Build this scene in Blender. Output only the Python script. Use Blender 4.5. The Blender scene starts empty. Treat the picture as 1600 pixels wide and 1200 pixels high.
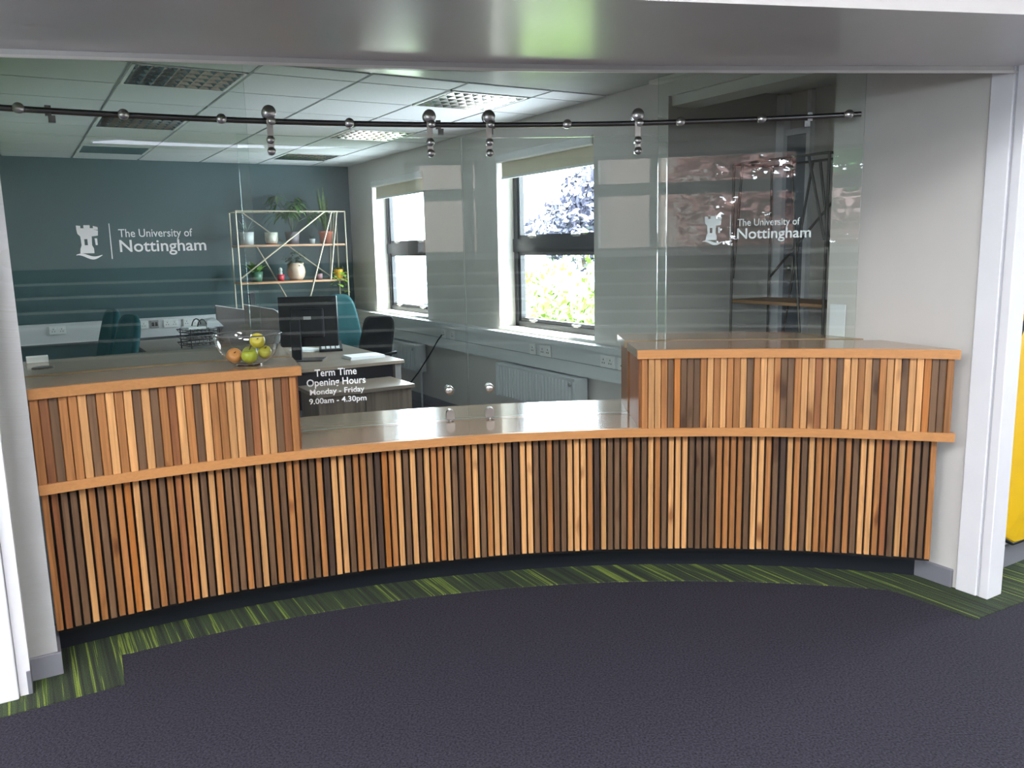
import bpy, bmesh, math, random
import numpy as np
from mathutils import Matrix, Vector
R_ = math.radians
rng = random.Random(7)
S = bpy.context.scene
COL = S.collection

# ------------------------------------------------------------------ camera
F, PITCH, ROLL, EYE = 1280.0, 0.1652, -0.0222, 1.6
cs, sn = math.cos(ROLL), math.sin(ROLL)
UPV = Vector((0, math.sin(PITCH), math.cos(PITCH)))
FWD = Vector((0, math.cos(PITCH), -math.sin(PITCH)))
RIGHT = Vector((cs, 0, 0)) + sn * UPV
UP = Vector((-sn, 0, 0)) + cs * UPV
cam_d = bpy.data.cameras.new('camera')
cam_d.sensor_fit = 'HORIZONTAL'; cam_d.sensor_width = 36; cam_d.lens = F / 1600 * 36
cam_d.clip_start = 0.05; cam_d.clip_end = 300
cam = bpy.data.objects.new('camera', cam_d); COL.objects.link(cam)
cam.matrix_world = Matrix((( RIGHT.x, UP.x, -FWD.x, 0), (RIGHT.y, UP.y, -FWD.y, 0), (RIGHT.z, UP.z, -FWD.z, EYE), (0, 0, 0, 1)))
S.camera = cam

# ------------------------------------------------------------------ world, sun, window portals, exposure
S.view_settings.view_transform = 'Standard'; S.view_settings.look = 'None'
S.view_settings.gamma = 1; S.view_settings.use_curve_mapping = False
S.view_settings.exposure = 0.35
S.cycles.use_denoising = True
S.cycles.transparent_max_bounces = 32
S.cycles.max_bounces = 10; S.cycles.diffuse_bounces = 6
S.cycles.sample_clamp_indirect = 6.0
S.cycles.caustics_reflective = False; S.cycles.caustics_refractive = False
wd = bpy.data.worlds.new('sky'); S.world = wd; wd.use_nodes = True
bg = wd.node_tree.nodes['Background']
bg.inputs[0].default_value = (0.80, 0.90, 1.0, 1); bg.inputs[1].default_value = 26.0
ANG = R_(31)
GV = Vector((math.cos(ANG), math.sin(ANG), 0)); WV = Vector((-math.sin(ANG), math.cos(ANG), 0))
def O(g, w, z=0): return GV * g + WV * w + Vector((0, 0, z))
sun_d = bpy.data.lights.new('sun', 'SUN'); sun_d.energy = 26; sun_d.angle = R_(0.6); sun_d.color = (1, .95, .86)
sun = bpy.data.objects.new('sun', sun_d); COL.objects.link(sun)
sdir = (GV * -1 + WV * .75 + Vector((0, 0, -2.1))).normalized()
sun.rotation_euler = (-sdir).to_track_quat('Z', 'Y').to_euler(); sun.location = (6, 4, 9)
def portal(name, loc, direction, sx, sy):
    d = bpy.data.lights.new(name, 'AREA'); d.shape = 'RECTANGLE'; d.size = sx; d.size_y = sy; d.cycles.is_portal = True
    o = bpy.data.objects.new(name, d); COL.objects.link(o); o.location = loc
    o.rotation_euler = (-Vector(direction)).to_track_quat('Z', 'Y').to_euler()
portal('sky_portal', O(3.79, 8.25, 1.64), -GV, 1.36, 1.46)
portal('sky_portal', O(3.79, 5.45, 1.64), -GV, 1.36, 1.46)
portal('sky_portal', (.375, -6.15, 2.3), (0, 1, 0), 5.75, 1.6)

# ------------------------------------------------------------------ geometry helpers
CX, CY = 0.575, -0.384              # centre of the counter's arc
def PO(R, th, z=0):
    t = R_(th); return Vector((CX + R * math.sin(t), CY + R * math.cos(t), z))
def pxdir(x, y):
    a, b = (x - 800) / F, -(y - 600) / F
    return RIGHT * a + UP * b + FWD
def px_g(x, y, g):
    d = pxdir(x, y); t = g / d.dot(GV); q = d * t; return (q.dot(WV), q.z + EYE)
def px_w(x, y, w):
    d = pxdir(x, y); t = w / d.dot(WV); q = d * t; return (q.dot(GV), q.z + EYE)
def px_z(x, y, z):
    d = pxdir(x, y); q = d * ((z - EYE) / d.z); return (q.dot(GV), q.dot(WV))

class MB:
    def __init__(self): self.v = []; self.f = []; self.m = []; self.sm = []
    def add(self, vs, fs, mat=0, smooth=False):
        o = len(self.v); self.v += [tuple(p) for p in vs]
        for f in fs: self.f.append([i + o for i in f]); self.m.append(mat); self.sm.append(smooth)
        return self
    def box(self, x0, x1, y0, y1, z0, z1, mat=0):
        vs = [(x, y, z) for z in (z0, z1) for x, y in ((x0, y0), (x1, y0), (x1, y1), (x0, y1))]
        return self.add(vs, [(3, 2, 1, 0), (4, 5, 6, 7), (0, 1, 5, 4), (1, 2, 6, 5), (2, 3, 7, 6), (3, 0, 4, 7)], mat)
    def bbox(self, x0, x1, y0, y1, z0, z1, b=.004, mat=0):      # chamfered box
        bm = bmesh.new(); bmesh.ops.create_cube(bm, size=1)
        for v in bm.verts: v.co = Vector((x0 + (v.co.x + .5) * (x1 - x0), y0 + (v.co.y + .5) * (y1 - y0), z0 + (v.co.z + .5) * (z1 - z0)))
        bmesh.ops.bevel(bm, geom=bm.edges[:], offset=b, segments=2, profile=.5, affect='EDGES')
        bm.verts.index_update(); self.add([v.co[:] for v in bm.verts], [[v.index for v in f.verts] for f in bm.faces], mat); bm.free(); return self
    def prism(self, poly, z0, z1, mat=0):
        bm = bmesh.new(); vs = [bm.verts.new((x, y, 0)) for x, y in poly]; f = bm.faces.new(vs)
        tri = bmesh.ops.triangulate(bm, faces=[f])['faces']; bm.verts.index_update(); n = len(poly)
        fs = [[v.index for v in t.verts] for t in tri]
        area = sum(poly[i][0] * poly[(i + 1) % n][1] - poly[(i + 1) % n][0] * poly[i][1] for i in range(n))
        bm.free()
        V = [(x, y, z0) for x, y in poly] + [(x, y, z1) for x, y in poly]
        up = []
        for t in fs:
            a = [poly[i] for i in t]; s = (a[1][0]-a[0][0])*(a[2][1]-a[0][1])-(a[2][0]-a[0][0])*(a[1][1]-a[0][1])
            up.append(t if s > 0 else t[::-1])
        faces = [[i + n for i in t] for t in up] + [t[::-1] for t in up]
        for i in range(n):
            j = (i + 1) % n; q = [i, j, j + n, i + n]; faces.append(q if area > 0 else q[::-1])
        return self.add(V, faces, mat)
    def tube(self, pts, r, n=8, mat=0, caps=True):
        pts = [Vector(p) for p in pts]; vs = []; fs = []; L = len(pts)
        rr = r if hasattr(r, '__len__') else [r] * L
        ref = None
        for i, p in enumerate(pts):
            t = (pts[min(i + 1, L - 1)] - pts[max(i - 1, 0)]).normalized()
            if ref is None: ref = Vector((0, 0, 1)) if abs(t.z) < .9 else Vector((1, 0, 0))
            a = t.cross(ref).normalized(); b = a.cross(t).normalized(); ref = b
            for k in range(n):
                c = 2 * math.pi * k / n; vs.append(p + (a * math.cos(c) + b * math.sin(c)) * rr[i])
        for i in range(L - 1):
            for k in range(n):
                k2 = (k + 1) % n; fs.append((i * n + k, i * n + k2, (i + 1) * n + k2, (i + 1) * n + k))
        self.add(vs, fs, mat, True)
        if caps: self.add(vs[:n], [list(range(n))[::-1]], mat); self.add(vs[-n:], [list(range(n))], mat)
        return self
    def lathe(self, prof, n=20, mat=0, M=None):
        vs = []; fs = []; M = M or Matrix()
        for (r, z) in prof:
            for k in range(n):
                c = 2 * math.pi * k / n; vs.append(M @ Vector((r * math.cos(c), r * math.sin(c), z)))
        for i in range(len(prof) - 1):
            for k in range(n):
                k2 = (k + 1) % n; fs.append((i * n + k, i * n + k2, (i + 1) * n + k2, (i + 1) * n + k))
        return self.add(vs, fs, mat, True)
    def disc(self, c, axis, r, h, n=16, mat=0):                 # short cylinder, with rounded lip
        q = Vector(axis).to_track_quat('Z', 'Y').to_matrix().to_4x4(); M = Matrix.Translation(Vector(c)) @ q
        return self.lathe([(0, 0), (r, 0), (r, h * .75), (r * .88, h), (0, h)], n, mat, M)
    def arc(self, R0, R1, t0, t1, z0, z1, mat=0, edge=None, n=None, smooth=True):
        """curved slab around the arc centre; t0/t1 numbers or functions of R (degrees); local to the arc centre"""
        f0 = t0 if callable(t0) else (lambda R: t0); f1 = t1 if callable(t1) else (lambda R: t1)
        n = n or max(2, int(abs(f1(R0) - f0(R0)) / 1.0)); vs = []
        for i in range(n + 1):
            for R in (R0, R1):
                t = R_(f0(R) + (f1(R) - f0(R)) * i / n)
                for z in (z0, z1): vs.append((R * math.sin(t), R * math.cos(t), z))
        e = mat if edge is None else edge; o = 0
        a, b, c = [], [], []
        for i in range(n):
            p = i * 4; q = p + 4
            a.append((p, q, q + 1, p + 1)); a.append((p + 2, p + 3, q + 3, q + 2))     # inner / outer curved faces
            b.append((p + 1, q + 1, q + 3, p + 3)); b.append((p, p + 2, q + 2, q))       # top / bottom
        c += [(0, 1, 3, 2), (n * 4, n * 4 + 2, n * 4 + 3, n * 4 + 1)]
        self.add(vs, a, mat, smooth)
        return self.add(vs, b + c, e, False)          # own vertices, so the curved faces keep clean normals
    def build(self, name, mats, parent=None, loc=(0, 0, 0), rz=0, kind=None, label=None, cat=None, group=None):
        me = bpy.data.meshes.new(name); me.from_pydata(self.v, [], self.f)
        mats = mats if isinstance(mats, (list, tuple)) else [mats]
        for m in mats: me.materials.append(m)
        me.polygons.foreach_set('material_index', self.m); me.polygons.foreach_set('use_smooth', self.sm); me.update()
        return link(me, name, parent, loc, rz, kind, label, cat, group)
def link(me, name, parent=None, loc=(0, 0, 0), rz=0, kind=None, label=None, cat=None, group=None):
    o = bpy.data.objects.new(name, me); COL.objects.link(o); o.location = loc; o.rotation_euler = (0, 0, rz)
    if parent: o.parent = parent
    return tag(o, label, cat, group, kind)
def tag(o, label=None, cat=None, group=None, kind=None):
    if label: o['label'] = label
    if cat: o['category'] = cat
    if group: o['group'] = group
    if kind: o['kind'] = kind
    return o
def thing(name, label, cat, loc=(0, 0, 0), rz=0, group=None):
    return link(None, name, None, loc, rz, None, label, cat, group)
def struct(mb, name, mats, parent=None, loc=(0, 0, 0), rz=0):
    return mb.build(name, mats, parent, loc, rz, kind='structure')
ARC = (CX, CY, 0)

# ------------------------------------------------------------------ materials
MATS = {}
def mat(name, col, rough=.5, metal=0, **kw):
    if name in MATS: return MATS[name]
    m = bpy.data.materials.new(name); m.use_nodes = True; MATS[name] = m
    nt = m.node_tree; N = nt.nodes; L = nt.links; b = N['Principled BSDF']
    b.inputs['Base Color'].default_value = (*col, 1); b.inputs['Roughness'].default_value = rough; b.inputs['Metallic'].default_value = metal
    if kw.get('spec') is not None: b.inputs['Specular IOR Level'].default_value = kw['spec']
    if kw.get('coat'): b.inputs['Coat Weight'].default_value = kw['coat']; b.inputs['Coat Roughness'].default_value = kw.get('coat_r', .1)
    if kw.get('sheen'): b.inputs['Sheen Weight'].default_value = kw['sheen']
    tc = N.new('ShaderNodeTexCoord')
    amt = kw.get('var', .06)
    if amt:
        no = N.new('ShaderNodeTexNoise'); no.inputs['Scale'].default_value = kw.get('scale', 6); no.inputs['Detail'].default_value = 5
        mp = N.new('ShaderNodeMapping'); mp.inputs['Scale'].default_value = kw.get('stretch', (1, 1, 1))
        L.new(tc.outputs['Object'], mp.inputs[0]); L.new(mp.outputs[0], no.inputs['Vector'])
        rp = N.new('ShaderNodeValToRGB'); rp.color_ramp.elements[0].position = .3; rp.color_ramp.elements[1].position = .7
        rp.color_ramp.elements[0].color = (*[c * (1 - amt) for c in col], 1); rp.color_ramp.elements[1].color = (*[min(1, c * (1 + amt)) for c in col], 1)
        L.new(no.outputs['Fac'], rp.inputs[0]); L.new(rp.outputs[0], b.inputs['Base Color'])
    if kw.get('bump'):
        n2 = N.new('ShaderNodeTexNoise'); n2.inputs['Scale'].default_value = kw.get('bscale', 200); n2.inputs['Detail'].default_value = 3
        L.new(tc.outputs['Object'], n2.inputs['Vector']); bp = N.new('ShaderNodeBump'); bp.inputs['Strength'].default_value = kw['bump']; bp.inputs['Distance'].default_value = .01
        L.new(n2.outputs['Fac'], bp.inputs['Height']); L.new(bp.outputs[0], b.inputs['Normal'])
    return m
def wood(name, col, rough=.4, axis=2, coat=0, coat_r=.1, contrast=.28, knots=True, scale=1.0):
    if name in MATS: return MATS[name]
    m = bpy.data.materials.new(name); m.use_nodes = True; MATS[name] = m
    nt = m.node_tree; N = nt.nodes; L = nt.links; b = N['Principled BSDF']; b.inputs['Roughness'].default_value = rough
    b.inputs['Coat Weight'].default_value = coat; b.inputs['Coat Roughness'].default_value = coat_r
    tc = N.new('ShaderNodeTexCoord'); oi = N.new('ShaderNodeObjectInfo')
    off = N.new('ShaderNodeVectorMath'); off.operation = 'MULTIPLY_ADD'; off.inputs[1].default_value = (1, 1, 1)
    sc = N.new('ShaderNodeVectorMath'); sc.operation = 'SCALE'; sc.inputs[0].default_value = (13, 7, 31); L.new(oi.outputs['Random'], sc.inputs['Scale'])
    L.new(tc.outputs['Object'], off.inputs[0]); L.new(sc.outputs[0], off.inputs[2])
    mp = N.new('ShaderNodeMapping'); s = [60 * scale, 60 * scale, 60 * scale]; s[axis] = 2.2 * scale; mp.inputs['Scale'].default_value = s; L.new(off.outputs[0], mp.inputs[0])
    no = N.new('ShaderNodeTexNoise'); no.inputs['Scale'].default_value = 1; no.inputs['Detail'].default_value = 6; no.inputs['Distortion'].default_value = 1.2; L.new(mp.outputs[0], no.inputs['Vector'])
    rp = N.new('ShaderNodeValToRGB'); rp.color_ramp.elements[0].position = .28; rp.color_ramp.elements[1].position = .72
    rp.color_ramp.elements[0].color = (*[c * (1 - contrast) for c in col], 1); rp.color_ramp.elements[1].color = (*[min(1, c * (1 + contrast * .6)) for c in col], 1)
    L.new(no.outputs['Fac'], rp.inputs[0]); out = rp.outputs[0]
    hv = N.new('ShaderNodeHueSaturation'); mr = N.new('ShaderNodeMapRange'); mr.inputs[3].default_value = .82; mr.inputs[4].default_value = 1.15
    L.new(oi.outputs['Random'], mr.inputs[0]); L.new(mr.outputs[0], hv.inputs['Value']); L.new(out, hv.inputs['Color']); out = hv.outputs[0]
    if knots:
        m2 = N.new('ShaderNodeMapping'); k = [9, 9, 9]; k[axis] = 3.2; m2.inputs['Scale'].default_value = k; L.new(off.outputs[0], m2.inputs[0])
        n2 = N.new('ShaderNodeTexNoise'); n2.inputs['Scale'].default_value = 1; n2.inputs['Detail'].default_value = 2; L.new(m2.outputs[0], n2.inputs['Vector'])
        r2 = N.new('ShaderNodeValToRGB'); r2.color_ramp.elements[0].position = .66; r2.color_ramp.elements[1].position = .74
        r2.color_ramp.elements[0].color = (1, 1, 1, 1); r2.color_ramp.elements[1].color = (.45, .36, .32, 1); L.new(n2.outputs['Fac'], r2.inputs[0])
        mx = N.new('ShaderNodeMix'); mx.data_type = 'RGBA'; mx.blend_type = 'MULTIPLY'; mx.inputs['Factor'].default_value = 1
        L.new(out, mx.inputs['A']); L.new(r2.outputs[0], mx.inputs['B']); out = mx.outputs['Result']
    L.new(out, b.inputs['Base Color'])
    return m
def glassmat(name, tint, refl=1.0):
    m = bpy.data.materials.new(name); m.use_nodes = True; MATS[name] = m
    nt = m.node_tree; N = nt.nodes; L = nt.links; N.remove(N['Principled BSDF']); out = N['Material Output']
    ge = N.new('ShaderNodeNewGeometry'); dp = N.new('ShaderNodeVectorMath'); dp.operation = 'DOT_PRODUCT'
    L.new(ge.outputs['Normal'], dp.inputs[0]); L.new(ge.outputs['Incoming'], dp.inputs[1])
    ab = N.new('ShaderNodeMath'); ab.operation = 'ABSOLUTE'; L.new(dp.outputs['Value'], ab.inputs[0])
    om = N.new('ShaderNodeMath'); om.operation = 'SUBTRACT'; om.inputs[0].default_value = 1; L.new(ab.outputs[0], om.inputs[1])
    pw = N.new('ShaderNodeMath'); pw.operation = 'POWER'; pw.inputs[1].default_value = 5; L.new(om.outputs[0], pw.inputs[0])
    fr = N.new('ShaderNodeMath'); fr.operation = 'MULTIPLY_ADD'; fr.inputs[1].default_value = .96 * refl; fr.inputs[2].default_value = .042 * refl; L.new(pw.outputs[0], fr.inputs[0])
    t = N.new('ShaderNodeBsdfTransparent'); t.inputs[0].default_value = (*tint, 1)
    gl = N.new('ShaderNodeBsdfGlossy'); gl.inputs['Roughness'].default_value = 0.0
    mx = N.new('ShaderNodeMixShader'); L.new(fr.outputs[0], mx.inputs[0]); L.new(t.outputs[0], mx.inputs[1]); L.new(gl.outputs[0], mx.inputs[2]); L.new(mx.outputs[0], out.inputs[0])
    return m
def emit(name, col, st):
    m = bpy.data.materials.new(name); m.use_nodes = True; MATS[name] = m; b = m.node_tree.nodes['Principled BSDF']
    b.inputs['Base Color'].default_value = (*col, 1); b.inputs['Emission Color'].default_value = (*col, 1); b.inputs['Emission Strength'].default_value = st; return m
def ramp_stripes(name):                                          # green striped carpet: stripes follow local x
    m = bpy.data.materials.new(name); m.use_nodes = True; N = m.node_tree.nodes; L = m.node_tree.links; b = N['Principled BSDF']; b.inputs['Roughness'].default_value = .95
    b.inputs['Specular IOR Level'].default_value = .1
    tc = N.new('ShaderNodeTexCoord'); mp = N.new('ShaderNodeMapping'); mp.inputs['Scale'].default_value = (1, .012, 0); L.new(tc.outputs['Object'], mp.inputs[0])
    n1 = N.new('ShaderNodeTexNoise'); n1.inputs['Scale'].default_value = 40; n1.inputs['Detail'].default_value = 3.5; n1.inputs['Roughness'].default_value = .65; L.new(mp.outputs[0], n1.inputs['Vector'])
    r1 = N.new('ShaderNodeValToRGB'); e = r1.color_ramp.elements
    e[0].position = .38; e[0].color = (.034, .040, .033, 1); e[1].position = .72; e[1].color = (.10, .15, .045, 1)
    for pos, c in ((.50, (.050, .066, .040)), (.575, (.062, .086, .042)), (.59, (.21, .27, .06)), (.625, (.21, .27, .06)), (.64, (.07, .11, .036))): a = e.new(pos); a.color = (*c, 1)
    L.new(n1.outputs['Fac'], r1.inputs[0])
    n2 = N.new('ShaderNodeTexNoise'); n2.inputs['Scale'].default_value = 260; n2.inputs['Detail'].default_value = 2; L.new(tc.outputs['Object'], n2.inputs['Vector'])
    r2 = N.new('ShaderNodeValToRGB'); r2.color_ramp.elements[0].position = .35; r2.color_ramp.elements[1].position = .65
    r2.color_ramp.elements[0].color = (.6, .6, .6, 1); r2.color_ramp.elements[1].color = (1.2, 1.2, 1.2, 1); L.new(n2.outputs['Fac'], r2.inputs[0])
    mx = N.new('ShaderNodeMix'); mx.data_type = 'RGBA'; mx.blend_type = 'MULTIPLY'; mx.inputs['Factor'].default_value = 1
    L.new(r1.outputs[0], mx.inputs['A']); L.new(r2.outputs[0], mx.inputs['B']); L.new(mx.outputs['Result'], b.inputs['Base Color'])
    bp = N.new('ShaderNodeBump'); bp.inputs['Strength'].default_value = .6; bp.inputs['Distance'].default_value = .004; L.new(n2.outputs['Fac'], bp.inputs['Height']); L.new(bp.outputs[0], b.inputs['Normal'])
    return m
def brickmat():
    m = bpy.data.materials.new('red_brick'); m.use_nodes = True; N = m.node_tree.nodes; L = m.node_tree.links; b = N['Principled BSDF']; b.inputs['Roughness'].default_value = .9
    t = N.new('ShaderNodeTexBrick'); t.inputs['Color1'].default_value = (.11, .072, .06, 1); t.inputs['Color2'].default_value = (.15, .10, .082, 1); t.inputs['Mortar'].default_value = (.22, .20, .18, 1); t.inputs['Scale'].default_value = 4
    tc = N.new('ShaderNodeTexCoord'); mp = N.new('ShaderNodeMapping'); mp.inputs['Rotation'].default_value = (R_(90), 0, 0); L.new(tc.outputs['Object'], mp.inputs[0]); L.new(mp.outputs[0], t.inputs['Vector']); L.new(t.outputs[0], b.inputs['Base Color']); return m

white = mat('white_paint', (.82, .82, .85), .35, var=.02)
lobby_white = mat('lobby_paint', (.74, .73, .72), .6, var=.03)
beige = mat('beige_wall_paint', (.62, .60, .57), .55, var=.03, scale=2)
offwhite = mat('off_white_paint', (.66, .66, .62), .5, var=.02)
green = mat('dark_green_wall_paint', (.046, .092, .098), .5, var=.04, scale=1.5)
soffit_m = mat('grey_satin_paint', (.62, .605, .62), .34, var=.03, scale=3, bump=.04, bscale=320, coat=.7, coat_r=.16)
ceil_plain = mat('ceiling_gloss_paint', (.36, .375, .37), .22, var=.03)
tile_m = mat('ceiling_tile', (.50, .52, .52), .9, var=.03, scale=60, bump=.1, bscale=150)
tbar = mat('ceiling_grid_metal', (.34, .36, .36), .5, var=0)
carpet = mat('charcoal_carpet', (.036, .034, .046), .95, var=.55, scale=130, bump=.6, bscale=260, spec=.1)
office_carpet = mat('office_carpet', (.10, .11, .12), .95, var=.25, scale=120, bump=.4, spec=.1)
stripes = ramp_stripes('green_striped_carpet')
skirt = mat('grey_skirting', (.20, .20, .23), .45, var=.04)
plinth_m = mat('black_plinth', (.006, .008, .014), .45, var=0)
dark_back = mat('dark_backing', (.012, .009, .008), .8, var=0)
steel = mat('brushed_steel', (.50, .49, .47), .28, 1, var=.05)
dsteel = mat('dark_steel', (.16, .16, .16), .32, 1, var=.05)
lip_m = mat('aluminium_trim', (.45, .44, .43), .35, .6, var=.02)
chan_m = mat('dark_channel', (.05, .05, .055), .4, .3, var=0)
frame_m = mat('dark_window_frame', (.018, .02, .024), .35, var=.03)
glass = glassmat('clear_glass', (.96, .985, .973))
bowl_glass = glassmat('bowl_glass', (.90, .92, .92), 2.6)
win_glass = glassmat('window_glass', (.97, .985, .98))
glass_edge = mat('glass_edge', (.42, .62, .57), .15, var=0)
glass_edge.node_tree.nodes['Principled BSDF'].inputs['Transmission Weight'].default_value = .35
vinyl = mat('white_vinyl_lettering', (.84, .88, .88), .6, var=0)
frost = mat('frosted_vinyl', (.62, .70, .69), .7, var=0)
WOODS = {'L': wood('pale_ash_slat', (.58, .30, .118), contrast=.34), 'M': wood('honey_oak_slat', (.37, .158, .052), contrast=.36), 'R': wood('red_brown_slat', (.27, .105, .04), contrast=.36),
         'O': wood('orange_slat', (.42, .155, .036), contrast=.34), 'D': wood('walnut_slat', (.150, .083, .043), contrast=.36), 'K': wood('black_walnut_slat', (.075, .045, .030), contrast=.36)}
lip_wood = wood('oak_lipping', (.48, .225, .082), .3, axis=0, contrast=.12, knots=False, coat=.3)
top_wood = wood('lacquered_worktop', (.34, .205, .11), .2, axis=0, contrast=.18, knots=False, coat=.5, coat_r=.06, scale=.4)
rear_wood = wood('grey_oak_worktop', (.33, .23, .145), .2, axis=0, contrast=.15, knots=False, coat=.4, coat_r=.1, scale=.4)
desk_wood = wood('grey_oak_desktop', (.24, .19, .145), .3, axis=0, contrast=.2, knots=False, scale=.5)
ped_wood = wood('grey_oak_panel', (.16, .12, .09), .45, axis=2, contrast=.35, knots=False, scale=.4)
shelf_wood = wood('shelf_pine', (.42, .24, .13), .5, axis=0, contrast=.2, knots=False)
gold = mat('champagne_metal', (.52, .48, .36), .4, .5, var=.03)
gold_shaded = mat('shaded_champagne_metal', (.15, .14, .13), .45, .4, var=.03)  # same champagne metal, with the alcove's shade put into the colour
black = mat('black_plastic', (.012, .013, .016), .4, var=.05)
teal = mat('teal_fabric', (.009, .056, .061), .85, var=.12, scale=90, spec=.2)
mesh_m = mat('black_mesh_fabric', (.022, .024, .028), .8, var=.3, scale=200)
paper = mat('white_paper', (.80, .82, .84), .6, var=.02)
plasticw = mat('white_plastic', (.70, .71, .70), .4, var=.02)
greyp = mat('grey_screen_fabric', (.20, .185, .18), .8, var=.05)
trunk_m = mat('white_trunking', (.60, .62, .63), .4, var=.02)
rad_m = mat('white_radiator_enamel', (.62, .65, .67), .35, var=.02)
blind_m = mat('cream_blind', (.66, .61, .46), .7, var=.03)
mirror = mat('louvre_aluminium', (.72, .74, .74), .18, 1, var=0)
leaf_m = mat('leaf_green', (.055, .135, .03), .5, var=.35, scale=25)
leaf_d = mat('leaf_dark', (.03, .062, .028), .45, var=.35, scale=25)
leaf_y = mat('leaf_lime', (.20, .34, .04), .5, var=.3, scale=15)
terracotta = mat('terracotta', (.30, .095, .055), .7, var=.1)
cream = mat('cream_glaze', (.55, .42, .32), .45, var=.2, scale=12)
yellow = mat('yellow_vinyl', (.80, .50, .01), .35, var=.05, scale=3)

# ------------------------------------------------------------------ floors
struct(MB().box(-7, 8, -6.2, 5.5, -.1, 0), 'floor', carpet)
def clip_lo(R, g=0.0):       # angle where radius R meets the left wall plane
    lo, hi = -50.0, 0.0
    for _ in range(40):
        m = (lo + hi) / 2
        if PO(R, m).dot(GV) < g: lo = m
        else: hi = m
    return hi
def clip_hi(R, g=3.57):
    lo, hi = 0.0, 50.0
    for _ in range(40):
        m = (lo + hi) / 2
        if PO(R, m).dot(GV) > g: hi = m
        else: lo = m
    return lo
ring = lambda R, a, b, n=30: [PO(R, a + (b - a) * i / n)[:2] for i in range(n + 1)]
border = [(6.5, 5.75), (2.251, 3.419), (1.94, 3.251), (1.745, 3.542)] + ring(4.115, 16, -31.5) + [(-1.613, 3.113), (-1.49, 2.876), (-1.834, 2.667), (-6, .17), (-6.5, 1.0), (-2.1, 3.45)] + ring(4.36, -35, 19) + [(2.1, 3.9), (6, 6.6)]
Mi = Matrix.Rotation(-ANG, 3, 'Z')
struct(MB().prism([(Mi @ Vector((x, y, 0)))[:2] for x, y in border], 0, .004), 'floor_border', stripes, rz=ANG)
of = [Mi @ PO(4.36, t) for t in np.linspace(-36, 20, 30)]
struct(MB().prism([p[:2] for p in of] + [(3.8, 2.1), (4.8, 2.2), (4.8, 4.2), (3.8, 4.2), (3.8, 9.9), (-.2, 9.9), (-.2, 3.6)], .0, .003), 'floor_office', office_carpet, rz=ANG)

# ------------------------------------------------------------------ office shell (local axes: g, w, z)
def holed(mb, g0, g1, w0, w1, z0, z1, holes, m=0):
    ws = sorted({w0, w1, *[h[0] for h in holes], *[h[1] for h in holes]}); zs = sorted({z0, z1, *[h[2] for h in holes], *[h[3] for h in holes]})
    for a, b in zip(ws, ws[1:]):
        run = None
        for c, d in zip(zs, zs[1:]):
            cw, cz = (a + b) / 2, (c + d) / 2
            solid = not any(h[0] < cw < h[1] and h[2] < cz < h[3] for h in holes)
            if solid: run = (run[0], d) if run else (c, d)
            elif run: mb.box(g0, g1, a, b, *run, m); run = None
        if run: mb.box(g0, g1, a, b, *run, m)
    return mb
WIN = [(7.58, 8.93, .92, 2.36), (4.77, 6.13, .92, 2.36)]
struct(holed(MB(), 3.575, 3.82, 2.78, 9.86, 0, 2.72, WIN + [(2.7801, 4.0, 0, 2.50)]), 'wall_right', beige, rz=ANG)
struct(MB().box(3.575, 3.665, 2.0, 2.78, 0, 2.7), 'wall_right_return', beige, rz=ANG)
struct(MB().box(-.3, 3.9, 9.66, 9.86, 0, 2.72), 'wall_back', green, rz=ANG)
struct(MB().box(-.11, 0, 3.46, 9.66, 0, 2.72), 'wall_left', offwhite, rz=ANG)
struct(MB().box(3.82, 4.7, 4.0, 4.1, 0, 2.7).box(4.6, 4.7, 2.14, 4.0, 0, 2.7), 'wall_alcove', beige, rz=ANG)
struct(MB().box(3.5, 4.8, 2.05, 4.1, 2.58, 2.72), 'ceiling_alcove', offwhite, rz=ANG)
# plastered ceiling strip over the counter and the tiled ceiling
struct(MB().box(-.1, 3.575, 1.9, 4.6, 2.6, 2.72), 'ceiling_front', ceil_plain, rz=ANG)
ceil = struct(MB().box(-.1, 3.6, 4.6, 9.7, 2.606, 2.72), 'ceiling', tbar, rz=ANG)
gl_ = [0.0, .02, .64, 1.26, 1.88, 2.50, 3.12, 3.575]; wl_ = [4.6, 4.85, 5.46, 6.07, 6.68, 7.29, 7.90, 8.51, 9.12, 9.66]
LIGHTS = [(2, 1), (2, 4), (2, 7), (5, 1), (5, 4), (5, 7)]
for i in range(1, len(gl_) - 1):
    for j in range(len(wl_) - 1):
        if (i, j) in LIGHTS or False: continue
        a, b, c, d = gl_[i] + .011, gl_[i + 1] - .011, wl_[j] + .009, wl_[j + 1] - .009
        MB().box(-(b - a) / 2, (b - a) / 2, -(d - c) / 2, (d - c) / 2, 0, .012).build('ceiling_tile', tile_m, ceil, ((a + b) / 2, (c + d) / 2, 2.594))
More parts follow.
